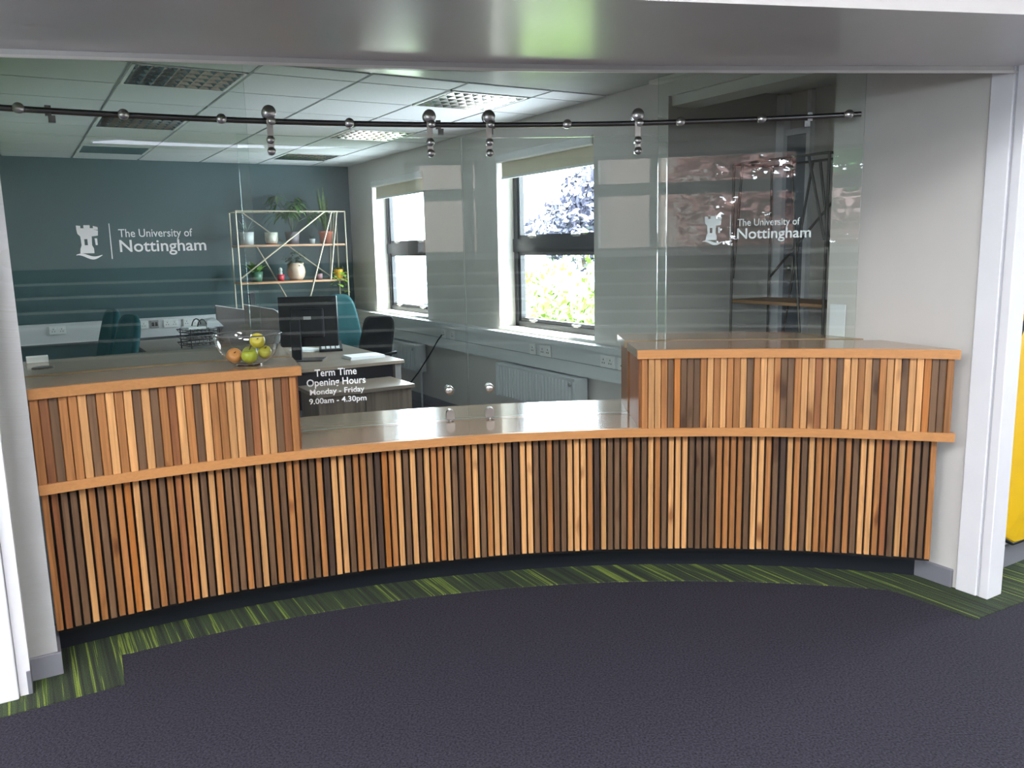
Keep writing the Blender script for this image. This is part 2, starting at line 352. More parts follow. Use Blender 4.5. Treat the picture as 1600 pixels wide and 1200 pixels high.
def louvre_light(g0, g1, w0, w1, label):
    g0 += .012; g1 -= .012; w0 += .01; w1 -= .01
    t = thing('louvre_light', label, 'ceiling light', O((g0 + g1) / 2, (w0 + w1) / 2, 2.59), ANG, 'recessed louvre lights in the tiled ceiling')
    x, y = (g1 - g0) / 2, (w1 - w0) / 2
    MB().box(-x, x, -y, -y + .018, 0, .014).box(-x, x, y - .018, y, 0, .014).box(-x, -x + .018, -y, y, 0, .014).box(x - .018, x, -y, y, 0, .014).build('frame', plasticw, t)
    MB().box(-x + .02, x - .02, -y + .02, y - .02, .0125, .0145).build('reflector', mat('light_reflector', (.30, .33, .33), .3, .3, var=0), t)
    for k in range(6):
        yy = -y + .02 + (2 * y - .04) * k / 5
        MB().add([(-x + .02, yy - .03, .011), (x - .02, yy - .03, .011), (x - .02, yy, -.001), (-x + .02, yy, -.001), (x - .02, yy + .03, .011), (-x + .02, yy + .03, .011)], [(0, 1, 2, 3), (3, 2, 4, 5)]).build('side_louvre', mirror, t)
    for k in range(9):
        xx = -x + .03 + (2 * x - .06) * k / 8
        MB().add([(xx - .022, -y + .02, .0115), (xx - .022, y - .02, .0115), (xx, y - .02, 0), (xx, -y + .02, 0), (xx + .022, y - .02, .0115), (xx + .022, -y + .02, .0115)], [(0, 1, 2, 3), (3, 2, 4, 5)]).build('cross_louvre', mirror, t)
place = {(2, 1): 'recessed square louvre light beside the green wall side, closest to the counter', (2, 4): 'recessed square louvre light, middle one of the row away from the windows', (2, 7): 'recessed square louvre light over the teal chairs by the dark green wall',
         (5, 1): 'recessed square louvre light in the window-side row, closest to the counter', (5, 4): 'recessed square louvre light, middle one of the row along the windows', (5, 7): 'recessed square louvre light above the plant rack in the window corner'}
place[(2, 1)] = 'large-looking recessed square louvre light, counter end of the row away from the windows'
for (i, j) in LIGHTS: louvre_light(gl_[i], gl_[i + 1], wl_[j], wl_[j + 1], place[(i, j)])

# header beam over the alcove and its narrow riser door
struct(MB().box(3.60, 3.80, 2.78, 4.0, 2.44, 2.58), 'trim_1', offwhite, rz=ANG)
d1 = struct(MB().box(4.575, 4.6, 3.76, 3.93, .02, 2.3), 'door_1', mat('grey_door_paint', (.20, .22, .25), .5), rz=ANG)
MB().box(4.535, 4.6, 3.93, 3.995, 0, 2.57).box(4.555, 4.6, 3.73, 3.76, 0, 2.57).box(4.56, 4.6, 3.76, 3.93, 2.3, 2.34).build('door_frame', white, d1)
MB().bbox(4.56, 4.576, 3.84, 3.91, 1.55, 1.72, .003).build('lock_plate', steel, d1)
MB().bbox(4.56, 4.576, 3.84, 3.91, 1.33, 1.50, .003).disc((4.562, 3.875, 1.42), (-1, 0, 0), .02, .02).build('lock_plate', steel, d1)

# ------------------------------------------------------------------ windows, sill, trunking
for n, (w0, w1, z0, z1) in enumerate(WIN, 1):
    fr = MB(); g0, g1 = 3.735, 3.80
    fr.box(g0, g1, w0, w0 + .06, z0, z1).box(g0, g1, w1 - .06, w1, z0, z1).box(g0, g1, w0, w1, z0, z0 + .05).box(g0, g1, w0, w1, z1 - .06, z1).box(g0 - .01, g1, w0, w1, 1.56, 1.67)
    wn = struct(fr, 'window_%d' % n, frame_m, rz=ANG)
    for a, b in ((z0 + .05, 1.56), (1.67, z1 - .06)):
        s = MB(); i0, i1 = w0 + .06, w1 - .06
        s.box(g0 + .01, g1 - .01, i0, i0 + .028, a, b).box(g0 + .01, g1 - .01, i1 - .028, i1, a, b).box(g0 + .01, g1 - .01, i0, i1, a, a + .03).box(g0 + .01, g1 - .01, i0, i1, b - .03, b)
        sa = s.build('sash', frame_m, wn)
        MB().add([(3.772, i0, a), (3.772, i1, a), (3.772, i1, b), (3.772, i0, b)], [(0, 1, 2, 3)]).build('pane', win_glass, sa)
        for hw in (.3, .8):
            q = i0 + (i1 - i0) * hw
            MB().bbox(g0 - .02, g0 + .012, q - .03, q + .03, a + .002, a + .02, .003).bbox(g0 - .03, g0 - .014, q - .07, q + .04, a + .012, a + .024, .003).build('window_handle', steel, sa)
    wi = MB().box(3.56, 3.735, w0, w1, z0 - .02, z0 + .003); struct(wi, 'window_%d_board' % n, offwhite, rz=ANG)
def blind(w0, w1, label):
    t = thing('roller_blind', label, 'blind', O(3.60, (w0 + w1) / 2, 2.20), ANG, 'cream roller blinds over the windows'); h = (w1 - w0) / 2
    MB().bbox(-.045, .035, -h - .02, h + .02, .10, .165, .012).build('cassette', plasticw, t)
    MB().box(.012, .016, -h, h, -.02, .105).build('blind_fabric', blind_m, t)
    MB().bbox(.004, .024, -h, h, -.035, -.015, .004).build('bottom_bar', plasticw, t)
blind(7.60, 8.90, 'cream roller blind rolled up over the narrower-looking window beside the plant rack')
blind(4.79, 6.10, 'cream roller blind rolled up over the window that shows trees outside')
trunk = MB().box(3.49, 3.575, 4.02, 9.66, .655, .86).box(3.47, 3.575, 4.02, 9.66, .86, .90); struct(trunk, 'trim_2', trunk_m, rz=ANG)
struct(MB().box(3.486, 3.492, 4.02, 9.66, .752, .757), 'trim_3', mat('trunking_joint', (.28, .30, .31), .5, var=0), rz=ANG)
struct(MB().box(0, 3.49, 9.60, 9.66, .725, .93), 'trim_4', trunk_m, rz=ANG)
struct(MB().box(3.56, 3.575, 4.1, 9.66, 0, .10).box(0, 3.5, 9.645, 9.66, 0, .10), 'baseboard_office', skirt, rz=ANG)

def socket(loc, rz, wd_, label, n=2):
    t = thing('wall_socket', label, 'socket', loc, rz, 'white sockets on the trunking')
    MB().bbox(-wd_ / 2, wd_ / 2, -.014, 0, -.043, .043, .004).build('faceplate', plasticw, t)
    for k in range(n):
        x = (k - (n - 1) / 2) * wd_ / n
        m = MB()
        for dx, dz in ((0, .017), (-.011, -.006), (.011, -.006)): m.box(x + dx - .003, x + dx + .003, -.0155, -.013, dz - .005 - .004, dz + .005 - .004)
        m.build('socket_holes', black, t)
        MB().bbox(x + .016, x + .026, -.017, -.012, .012, .03, .001).build('switch', paper, t)
for g, n_, w_, l in ((.34, 2, .15, 'double white socket alone on the trunking next to the office corner'), (1.155, 1, .086, 'single white socket on green wall trunking beside the teal chair'), (1.43, 2, .15, 'double white socket between the grey data plate and the letter trays'), (1.63, 2, .15, 'double white socket just behind the black letter trays')):
    socket(O(g, 9.60, .862), ANG, w_, l, n_)
t = thing('data_outlet', 'grey data outlet plate between sockets on the green wall trunking', 'data outlet', O(1.265, 9.60, .865), ANG)
MB().bbox(-.043, .043, -.012, 0, -.043, .043, .004).build('faceplate', mat('grey_plate', (.3, .3, .29), .5), t); MB().box(-.03, -.004, -.014, -.01, -.02, .02).box(.004, .03, -.014, -.01, -.02, .02).build('port', black, t)
for w, n_, w_, l in ((7.04, 1, .086, 'white socket on window trunking with a black cable plugged in'), (6.86, 1, .086, 'blank white plate on window trunking next to the plugged-in cable'), (5.46, 1, .086, 'raised white socket with plug above the wide radiator'), (5.28, 2, .15, 'flat double white socket above the wide radiator'), (4.50, 2, .15, 'double white socket on trunking close to the raised counter'), (4.33, 1, .1, 'cream-white outlet on trunking right beside the raised counter')):
    socket(O(3.49, w, .80), ANG - math.pi / 2, w_, l, n_)
c = [O(3.46, 7.04, .79), O(3.42, 7.05, .74), O(3.38, 7.15, .60), O(3.34, 7.35, .40), O(3.30, 7.6, .2), O(3.2, 7.8, .05), O(3.0, 7.9, .012)]
tag(MB().tube(c, .007, 6).build('power_cable', black), 'black power cable hanging from the window trunking to the floor', 'cable')

def radiator(w0, w1, label):
    t = thing('radiator', label, 'radiator', O(3.50, (w0 + w1) / 2, .36), ANG); h = (w1 - w0) / 2
    body = MB(); n = int((w1 - w0) / .045); z0, z1 = 0, .27
    for s_, x in ((1, -.06), (1, .02)):
        prof = []
        for k in range(n):
            a = -h + 2 * h * k / n; st = 2 * h / n
            prof += [(a, 0), (a + st * .35, 0), (a + st * .5, .012), (a + st * .85, .012)]
        prof.append((h, 0)); V = []; Fs = []
        for (y, dx) in prof: V += [(x - dx, y, z0 + .012), (x - dx, y, z1 - .012)]
        for k in range(len(prof) - 1): Fs.append((2 * k, 2 * k + 2, 2 * k + 3, 2 * k + 1))
        body.add(V, Fs)
        if x < 0: body.box(x, x + .012, -h, h, z0, z1)
    body.build('front_panel', rad_m, t)
    MB().box(-.075, .04, -h - .006, -h + .004, z0, z1 + .01).box(-.075, .04, h - .004, h + .006, z0, z1 + .01).build('side_panel', rad_m, t)
    MB().box(-.07, .035, -h, h, z1 + .002, z1 + .012).build('top_grille', rad_m, t)
    MB().disc((-.076, -h + .05, z1 - .035), (-1, 0, 0), .016, .012).build('vent_plug', steel, t)
    MB().tube([(-.03, -h - .03, .03), (-.03, -h - .03, -.36)], .011, 8).tube([(-.03, -h + .01, .03), (-.03, -h - .03, .03)], .012, 8).build('pipe', rad_m, t)
    MB().lathe([(.0, -.02), (.02, -.02), (.02, .06), (.012, .075), (0, .075)], 12, 0, Matrix.Translation((-.03, -h - .03, .02))).build('valve', plasticw, t)
    MB().box(.02, .075, -h + .1, -h + .13, .05, .2).box(.02, .075, h - .13, h - .1, .05, .2).build('bracket', rad_m, t)
radiator(7.60, 8.40, 'short white panel radiator under the window next to the plant rack')
radiator(4.82, 5.96, 'long white panel radiator under the window that shows trees')

# ------------------------------------------------------------------ lobby shell, bulkhead, jambs
def qback(x): return 3.155 + .1785 * x - .012 * x * x + .07 * math.exp(-((x - .1) / 1.3) ** 2)
bx = np.linspace(-2.6, 2.3, 30)
back = [(x, qback(x)) for x in bx]
bulk = [(-6.5, 1.10), (6.8, 3.72), (6.8, 4.6), (2.6, 3.62)] + [(x, y) for x, y in back[::-1]] + [(-6.5, 2.2)]
struct(MB().prism(bulk, 2.28, 2.2805), 'soffit', soffit_m)
struct(MB().prism(bulk, 2.2806, 3.3), 'wall_bulkhead', mat('bulkhead_paint', (.52, .50, .49), .6, var=.03))
lip = MB(); lip2 = MB()
for (x0, y0), (x1, y1) in zip(back, back[1:]):
    n = Vector((y1 - y0, x0 - x1)).normalized()
    for mbx, d0, d1, z0, z1 in ((lip, .0, .022, 2.258, 2.284), (lip2, -.006, .002, 2.252, 2.262)):
        a = [(x0 - n.x * d0, y0 - n.y * d0), (x1 - n.x * d0, y1 - n.y * d0), (x1 - n.x * d1, y1 - n.y * d1), (x0 - n.x * d1, y0 - n.y * d1)]
        mbx.add([(*p, z) for z in (z0, z1) for p in a], [(3, 2, 1, 0), (4, 5, 6, 7), (0, 1, 5, 4), (2, 3, 7, 6)])
struct(lip, 'trim_5', lip_m); struct(lip2, 'trim_6', mat('pale_trim_bead', (.62, .60, .57), .3, .3, var=0))
struct(MB().arc(4.505, 4.56, clip_lo, clip_hi, 2.435, 2.6), 'trim_7', chan_m, loc=ARC)
# left jamb and casing, right casing
struct(MB().box(-.095, 0, 3.46, 3.5, 0, 2.5).box(-.135, -.095, 3.35, 3.5, 0, 2.5), 'trim_8', white, rz=ANG)
struct(MB().bbox(-.42, -.137, 3.325, 3.37, .004, 2.5, .006).box(-.42, -.137, 3.37, 3.5, .004, 2.5), 'trim_9', white, rz=ANG)
struct(MB().box(-6, -.42, 3.36, 3.5, 0, 3.3), 'wall_front_left', lobby_white, rz=ANG)
struct(MB().bbox(-.1, .012, 3.447, 3.47, .004, .095, .003).box(0, .012, 3.46, 3.72, .004, .095).bbox(-.108, -.093, 3.345, 3.462, .004, .095, .003), 'baseboard_left', skirt, rz=ANG)
struct(MB().bbox(3.557, 3.58, 2.03, 2.46, .004, .09, .004), 'baseboard_right', skirt, rz=ANG)
struct(MB().bbox(3.562, 3.665, 1.915, 2.01, .004, 2.5, .004), 'trim_10', white, rz=ANG)
struct(MB().box(3.572, 3.66, 1.90, 1.915, .004, 2.5), 'trim_11', mat('trim_shadow_gap', (.5, .5, .53), .5, var=0), rz=ANG)
struct(MB().bbox(3.566, 3.68, 1.865, 1.905, .004, 2.5, .004), 'trim_12', white, rz=ANG)
struct(MB().box(3.665, 7.5, 2.04, 2.14, 0, 3.3), 'wall_corridor', lobby_white, rz=ANG)
struct(MB().box(3.68, 7.5, 2.025, 2.04, .004, .11), 'baseboard_corridor', skirt, rz=ANG)
struct(MB().box(-7, 8, -7, 5.5, 3.3, 3.4), 'ceiling_lobby', lobby_white)
struct(MB().box(-5.6, -5.5, -6.2, 1.5, 0, 3.3), 'wall_lobby_left', lobby_white)
struct(MB().box(6.6, 6.7, -6.2, 6, 0, 3.3), 'wall_lobby_right', lobby_white)
lw = MB()
lw.box(-7, 8, -6.2, -6.1, 0, 1.50).box(-7, 8, -6.2, -6.1, 3.1, 3.3).box(-7, -2.5, -6.2, -6.1, 1.50, 3.1).box(3.25, 8, -6.2, -6.1, 1.50, 3.1)
struct(lw, 'wall_lobby_back', lobby_white)
w3 = MB().box(-2.5, 3.25, -6.19, -6.11, 1.50, 1.55).box(-2.5, 3.25, -6.19, -6.11, 3.04, 3.1).box(-2.5, 3.25, -6.18, -6.12, 2.43, 2.63)
for x, d in ((-2.5, .06), (-1.5, .06), (-.5, .06), (.50, .06), (.85, .2), (1.80, .06), (2.15, .7), (3.19, .06)): w3.box(x, x + d, -6.19, -6.11, 1.50, 3.1)
struct(w3, 'window_3', mat('grey_window_frame', (.25, .26, .27), .4, var=.02))
# broad steps behind the camera, rising to the lobby windows
stp = struct(MB().box(-5, 6.5, -6.1, -5.6, 0, 1.40), 'floor_landing', carpet)
for k in range(6):
    o = struct(MB().box(-5, 6.5, -5.6 + .3 * (5 - k) - .3 + .3 * 0, -5.3 + .3 * (5 - k) - .3 + .3, 0, .2 * (k + 1)), 'floor_step_%d' % (k + 1), carpet)
    MB().box(-5, 6.5, -5.3 + .3 * (5 - k) - .01, -5.3 + .3 * (5 - k) + .006, .2 * (k + 1) - .035, .2 * (k + 1) + .004).build('nosing', mat('pale_nosing', (.6, .6, .58), .5), o)

fill_e = emit('fill_panel_diffuser', (.96, .97, 1.0), 30.0)
def fill_panel(x, y, sx, sy, label, grp):  # unseen glowing panels, added overhead as fill for the counter front and jambs
    t = thing('emissive_ceiling_panel', label, 'ceiling light', (x, y, 3.3), 0, grp)
    MB().box(-sx - .02, sx + .02, -sy - .02, sy + .02, -.03, 0).build('housing', plasticw, t)
    MB().box(-sx, sx, -sy, sy, -.034, -.0305).build('diffuser', fill_e, t)
for y, xs in ((-1.8, (-4.2, -2.7, -1.2, 3.5, 5.0)), (.2, (-3.4, -1.6, .3, 2.2, 4.2))):
    for x in xs: fill_panel(x, y, .6, .3, 'unseen fill panel added on the lobby ceiling to brighten the counter', 'added lobby fill panels')
strip_e = emit('strip_light_diffuser', (.78, .80, 1.0), 6.0)
t = thing('emissive_ceiling_panel', 'cool white oblong light above the lobby steps', 'ceiling light', (3.40, -4.55, 3.3), R_(-40))
MB().box(-.55, .55, -.63, .31, -.03, 0).build('housing', plasticw, t); MB().box(-.52, .52, -.60, .28, -.05, -.0305).build('diffuser', strip_e, t)

# ------------------------------------------------------------------ reception counter
PITCHD = None
SEQ = ('MRDDLMDMMOLDMDMRMLDLMDDM' 'DLDMDMMDDMKLLDMMDKOMLDLDLMMLDDMLDML' 'LDKLLDDMDDLLLMKLDDDMDDLMDLL' 'LDDDDMMMMDLLMDKLMDLMMMD' 'MDLLMRDLMDDM')
N = len(SEQ)
ctr = thing('reception_counter', 'curved slatted wooden reception counter base with black plinth', 'counter', PO(4.19, -8))
inv = Matrix.Translation(-ctr.location)
def arcpart(mb, name, m, parent, label=None):
    o = mb.build(name, m, parent, Vector(ARC) - parent.location)
    if label: o['label'] = label
    return o
arcpart(MB().arc(4.322, 4.36, -34.75, 18.2, .004, .15), 'plinth', plinth_m, ctr, 'black recessed plinth')
arcpart(MB().arc(4.2155, 4.23, -34.85, 18.58, .12, .706), 'backing_panel', dark_back, ctr)
arcpart(MB().arc(4.23, 4.4, -34.7, 18.4, .15, .17), 'base_board', dark_back, ctr)
slat_mesh = {}
def slat(kind, w, h, d):
    key = (kind, w, h, d)
    if key not in slat_mesh:
        mb = MB(); c = .0016
        mb.add([(-w/2, c, 0), (-w/2 + c, 0, 0), (w/2 - c, 0, 0), (w/2, c, 0), (w/2, d, 0), (-w/2, d, 0), (-w/2, c, h), (-w/2 + c, 0, h), (w/2 - c, 0, h), (w/2, c, h), (w/2, d, h), (-w/2, d, h)],
               [(0, 1, 7, 6), (1, 2, 8, 7), (2, 3, 9, 8), (3, 4, 10, 9), (5, 0, 6, 11), (4, 5, 11, 10), (5, 4, 3, 2, 1, 0), (6, 7, 8, 9, 10, 11)])
        me = bpy.data.meshes.new('slat'); me.from_pydata(mb.v, [], mb.f); me.materials.append(WOODS[kind]); slat_mesh[key] = me
    return slat_mesh[key]
def put_slat(parent, kind, R, th, z, w, h, d):
    link(slat(kind, w, h, d), 'slat', parent, PO(R, th, z) - parent.location, -R_(th))
a0, a1 = -35.0, 18.62
for i, k in enumerate(SEQ):
    put_slat(ctr, k, 4.19, a0 + (a1 - a0) * (i + .5) / N, .138 + rng.uniform(-.002, .002), .0231, .565, .025)

LE0 = lambda R: max(clip_lo(R, .002), -35.6); LE1 = lambda R: min(clip_hi(R, 3.565), 19.4)
wt = thing('counter_worktop', 'low lacquered wooden counter worktop running the whole curve', 'worktop', PO(4.3, -8, .706))
arcpart(MB().arc(4.165, 4.49, LE0, LE1, .706, .746), 'front_board', top_wood, wt)
arcpart(MB().arc(4.1436, 4.165, LE0, LE1, .706, .7462), 'front_lipping', lip_wood, wt, 'pale oak lipping')
arcpart(MB().arc(4.498, 4.90, lambda R: max(clip_lo(R, .002), -35.6), lambda R: min(clip_hi(R, 3.48), 10), .706, .745), 'rear_board', rear_wood, wt)
arcpart(MB().arc(4.36, 4.86, lambda R: clip_lo(R, .01), lambda R: clip_hi(R, 3.45), .02, .706, n=40), 'carcass', dark_back, wt) if False else None

def raised_box(label, t0, t1, seq, side, back_R):
    f0 = t0 if callable(t0) else (lambda R: t0); f1 = t1 if callable(t1) else (lambda R: t1)
    q0, q1 = f0(4.15), f1(4.15)
    t = thing('raised_counter_box', label, 'counter', PO(4.15, (q0 + q1) / 2, .7462))
    e0 = (lambda R: f0(R) + (.18 if side > 0 else 0)); e1 = (lambda R: f1(R) - (.18 if side < 0 else .25))
    arcpart(MB().arc(4.166, 4.18, e0, e1, .7465, 1.078), 'backing_panel', WOODS['M'], t)
    # return at the open end
    te = e1(4.18) if side < 0 else e0(4.18)
    arcpart(MB().arc(4.18, 4.485, te - .12, te + .12, .7465, 1.078, n=1), 'end_panel', WOODS['R'], t)
    arcpart(MB().arc(4.56, back_R - .05, te - .12, te + .12, .7465, 1.078, n=1), 'end_panel', WOODS['R'], t)
    n = len(seq); b0, b1 = e0(4.15), e1(4.15)
    pit = R_(b1 - b0) * 4.15 / n
    for i, k in enumerate(seq):
        rec = .008 if k in 'DKR' else (0 if (i % 3) else .004)
        put_slat(t, k, 4.146 + rec, b0 + (b1 - b0) * (i + .5) / n, .7464, pit - .0032, .331, .019 - rec)
    top0 = (lambda R: f0(R) - (.12 if side > 0 else 0)); top1 = (lambda R: f1(R) + (.12 if side < 0 else 0))
    arcpart(MB().arc(4.155, 4.49, top0, top1, 1.078, 1.118), 'top_board', top_wood, t)
    arcpart(MB().arc(4.134, 4.155, top0, top1, 1.078, 1.1182), 'top_lipping', lip_wood, t, 'pale oak lipping')
    arcpart(MB().arc(4.56, back_R, top0, top1, 1.078, 1.117), 'rear_board', rear_wood, t)
    return t
lbox = raised_box('raised slatted counter section carrying the fruit bowl', LE0, -21.05, 'MRDMMLDMLMLDLDMRLMDLMMLLDRLLDRM', -1, 5.12)
rbox = raised_box('raised slatted counter section against the beige wall', .22, LE1, 'MLLMDODDDMLMLMMLDMLLMDDMLLRLMDLLMLDMLLDLLODDM', 1, 4.86)
tag(MB().lathe([(0, 0), (.045, 0), (.045, .003), (.036, .006), (0, .006)], 20).build('cable_grommet', black, None, O(.075, 4.17, 1.117), ANG), 'round black cable grommet in the raised worktop', 'grommet')

# ------------------------------------------------------------------ glass screens, rail, sliding doors
GR, DR, RR, RZ = 4.53, 4.512, 4.462, 2.174
def pane(name, R, t0, t1, z0, z1, label, cat, group=None):
    t = thing(name, label, cat, PO(R, (t0 + t1) / 2, z0), 0, group)
    arcpart(MB().arc(R, R + .009, t0, t1, z0, z1, 0, 1, n=max(4, int((t1 - t0) / .7))), 'pane', [glass, glass_edge], t)
    return t
sl = pane('glass_screen', GR, -34.75, -22.5, 1.0785, 2.436, 'fixed curved glass screen with white logo above the fruit bowl counter', 'glass screen')
sr = pane('glass_screen', GR, 2.1, 14.25, 1.0785, 2.436, 'fixed curved glass screen with frosted logo beside the beige wall', 'glass screen')
dl = pane('sliding_glass_door', DR, -23.1, -10.17, .752, 2.122, 'sliding curved glass door lettered with opening hours', 'glass door')
dr = pane('sliding_glass_door', DR, -10.10, 2.62, .752, 2.122, 'plain sliding curved glass door without any lettering', 'glass door')
rail = thing('door_rail', 'long curved steel rail carrying the sliding glass doors', 'rail', PO(RR, -9.8, RZ))
def ap(mb, name, m, parent): return mb.build(name, m, parent, -parent.location)
ap(MB().tube([PO(RR, t, RZ) for t in np.linspace(-34.9, 13.9, 90)], .0125, 12), 'tube', dsteel, rail)
for th in (-33.68, -28.88, -23.94, -16.84, -3.68, 3.30, 8.17, 13.18):
    d = PO(1, th) - PO(0, th)
    ap(MB().tube([PO(RR, th, RZ), PO(GR + .0, th, RZ)], .009, 8).disc(PO(RR - .012, th, RZ), -d, .0215, .016, 18), 'fixing', steel, rail)
for th, s_ in ((-32.37, 1), (-11.55, 1), (-8.25, -1), (11.0, -1)):
    m = MB()
    for i, (dz0, dz1, dt0, dt1) in enumerate(((-.02, .02, -.14, .14), (-.045, -.018, -.02 * s_, .30 * s_))):
        a, b = sorted((dt0, dt1)); m.arc(RR - .008, RR + .018, th + a, th + b, RZ + dz0, RZ + dz1, n=1)
    mm = m.build('end_stop', dsteel, rail, Vector(ARC) - rail.location)
def hanger(parent, th):
    d = (PO(1, th) - PO(0, th)); h = ap(MB().arc(RR - .022, RR - .016, th - .17, th + .17, 2.03, RZ + .035, n=1), 'hanger', steel, parent)
    for v in h.data.vertices: v.co.x += CX; v.co.y += CY
    off = -parent.location
    MB().disc(PO(RR - .012, th, RZ + .036), -d, .030, .018, 24).disc(PO(RR + .006, th, RZ + .036), d, .030, .016, 24).build('roller', steel, h)
    MB().disc(PO(RR - .02, th + .1, RZ), -d, .0185, .012, 18).build('rail_bolt', steel, h)
    for z in (2.092, 2.043): MB().tube([PO(RR - .02, th, z), PO(DR + .012, th, z)], .008, 8).disc(PO(RR - .018, th, z), -d, .0185, .016, 18).build('clamp_bolt', steel, h)
for p_, ths in ((dl, (-21.35, -12.1)), (dr, (-8.5, .68))):
    for th in ths: hanger(p_, th)
for p_, th in ((dl, -11.38), (dr, -8.79)):
    d = PO(1, th) - PO(0, th)
    ap(MB().disc(PO(DR - .0, th, .903), -d, .0225, .028, 20).disc(PO(DR + .009, th, .903), d, .0225, .028, 20), 'finger_knob', steel, p_)
for th, l in ((-11.36, 'small steel floor guide holding the door lettered with opening hours'), (-8.8, 'small steel floor guide holding the plain sliding glass door')):
    t = thing('door_guide', l, 'door guide', PO(DR, th, .746), -R_(th), 'sliding door guides on the low worktop')
    poly = [(-.021, .010), (.021, .010), (.021, .038)] + [(.021 * math.cos(a), .038 + .021 * math.sin(a)) for a in np.linspace(.2, math.pi - .2, 9)] + [(-.021, .038)]
    for y0, y1 in ((-.014, -.002), (.0115, .022)):
        m = MB().prism(poly, y0, y1); m.v = [(x, z, y) for (x, y, z) in m.v]; m.f = [f[::-1] for f in m.f]; m.build('clamp_plate', steel, t)
    MB().lathe([(0, 0), (.014, 0), (.012, .006), (.006, .010), (.006, .012), (0, .012)], 14, 0, Matrix.Translation((0, -.008, 0))).build('foot', steel, t)

# lettering on the glass, bent to the curve
def bent(mesh_v, faces, name, m, parent, R, th0, z0, lift=.0012):
    me = bpy.data.meshes.new(name); r = R - lift; vs = []
    for (x, y) in mesh_v:
        a = R_(th0) + x / r; p = Vector((CX + r * math.sin(a), CY + r * math.cos(a), z0 + y)) - parent.location; vs.append(p[:])
    me.from_pydata(vs, [], faces); me.materials.append(m); return link(me, name, parent)
def text_mesh(txt, cap, width=None, weight=0.0):
    cu = bpy.data.curves.new('txt', 'FONT'); cu.body = txt; cu.size = 1.0; cu.offset = weight; cu.resolution_u = 4
    o = bpy.data.objects.new('txt', cu); COL.objects.link(o)
    bpy.context.view_layer.update(); dg = bpy.context.evaluated_depsgraph_get()
    me = bpy.data.meshes.new_from_object(o.evaluated_get(dg)); v = np.array([p.co[:2] for p in me.vertices]); f = [list(p.vertices) for p in me.polygons]
    bpy.data.objects.remove(o); bpy.data.curves.remove(cu); bpy.data.meshes.remove(me)
    capu = .70; v = v - np.array([v[:, 0].min(), 0]); sx = cap / capu
    v[:, 1] *= sx; v[:, 0] *= (width / v[:, 0].max()) if width else sx
    return v.tolist(), f
def letter(txt, parent, th0, z0, cap, width, m, weight=.012, R=GR):
    v, f = text_mesh(txt, cap, width, weight); return bent(v, f, 'lettering', m, parent, R, th0, z0)
def arcw(a, b, R=GR): return R_(b - a) * R
def castle(parent, th0, z0, W_, H_, m, R=GR):
    def P(pts): return [(x * W_, y * H_) for x, y in pts]
    polys = [[(.10, .86), (.10, .98), (.26, .97), (.26, .90), (.38, .90), (.38, .99), (.62, .99), (.62, .90), (.74, .90), (.74, .86)],
             [(.74, .90), (.74, .97), (.92, .93), (.92, .85), (.74, .86)],
             [(.12, .74), (.10, .86), (.74, .86), (.92, .83), (.90, .68), (.70, .66), (.22, .66)],
             [(.24, .40), (.22, .66), (.36, .66), (.36, .40)], [(.48, .40), (.48, .66), (.66, .66), (.64, .40)], [(.36, .58), (.36, .66), (.48, .66), (.48, .58)],
             [(.16, .16), (.18, .30), (.24, .40), (.64, .40), (.70, .30), (.70, .16)],
             [(.78, .40), (.76, .60), (.86, .60), (.86, .40)]]
    v, f = [], []
    for pl in polys:
        o = len(v); v += P(pl); f.append(list(range(o, o + len(pl))))
    xs = np.linspace(0, 1.0, 15); o = len(v)
    for x in xs:
        c = .075 + .055 * math.sin((x * .95 + .12) * 2 * math.pi); th_ = .045 * math.sin(math.pi * min(max(x, .04), .97)) + .006
        v += P([(x, c - th_), (x, c + th_)])
    for i in range(14): f.append([o + 2 * i, o + 2 * i + 2, o + 2 * i + 3, o + 2 * i + 1])
    bent(v, f, 'castle_emblem', m, parent, R, th0, z0)
def logo(parent, th0, m):
    z = 1.592
    castle(parent, th0, z, .098, .140, m)
    bent([(0, 0), (.0035, 0), (.0035, .148), (0, .148)], [(0, 1, 2, 3)], 'divider_line', m, parent, GR, th0 + 1.68, z - .003)
    letter('The University of', parent, th0 + 2.12, z + .088, .034, arcw(0, 3.75), m, .006)
    letter('Nottingham', parent, th0 + 2.12, z + .026, .050, arcw(0, 4.42), m, .012)
logo(sl, -31.72, vinyl); logo(sr, 4.9, frost)
for txt, ta, tb, z, cap in (('Term Time', -19.62, -17.10, 1.012, .034), ('Opening Hours', -20.13, -16.58, .966, .034), ('Monday - Friday', -19.97, -16.68, .925, .026), ('9.00am - 4.30pm', -20.05, -16.58, .880, .026)):
    letter(txt, dl, ta, z, cap, arcw(ta, tb, DR), vinyl, .014, DR)

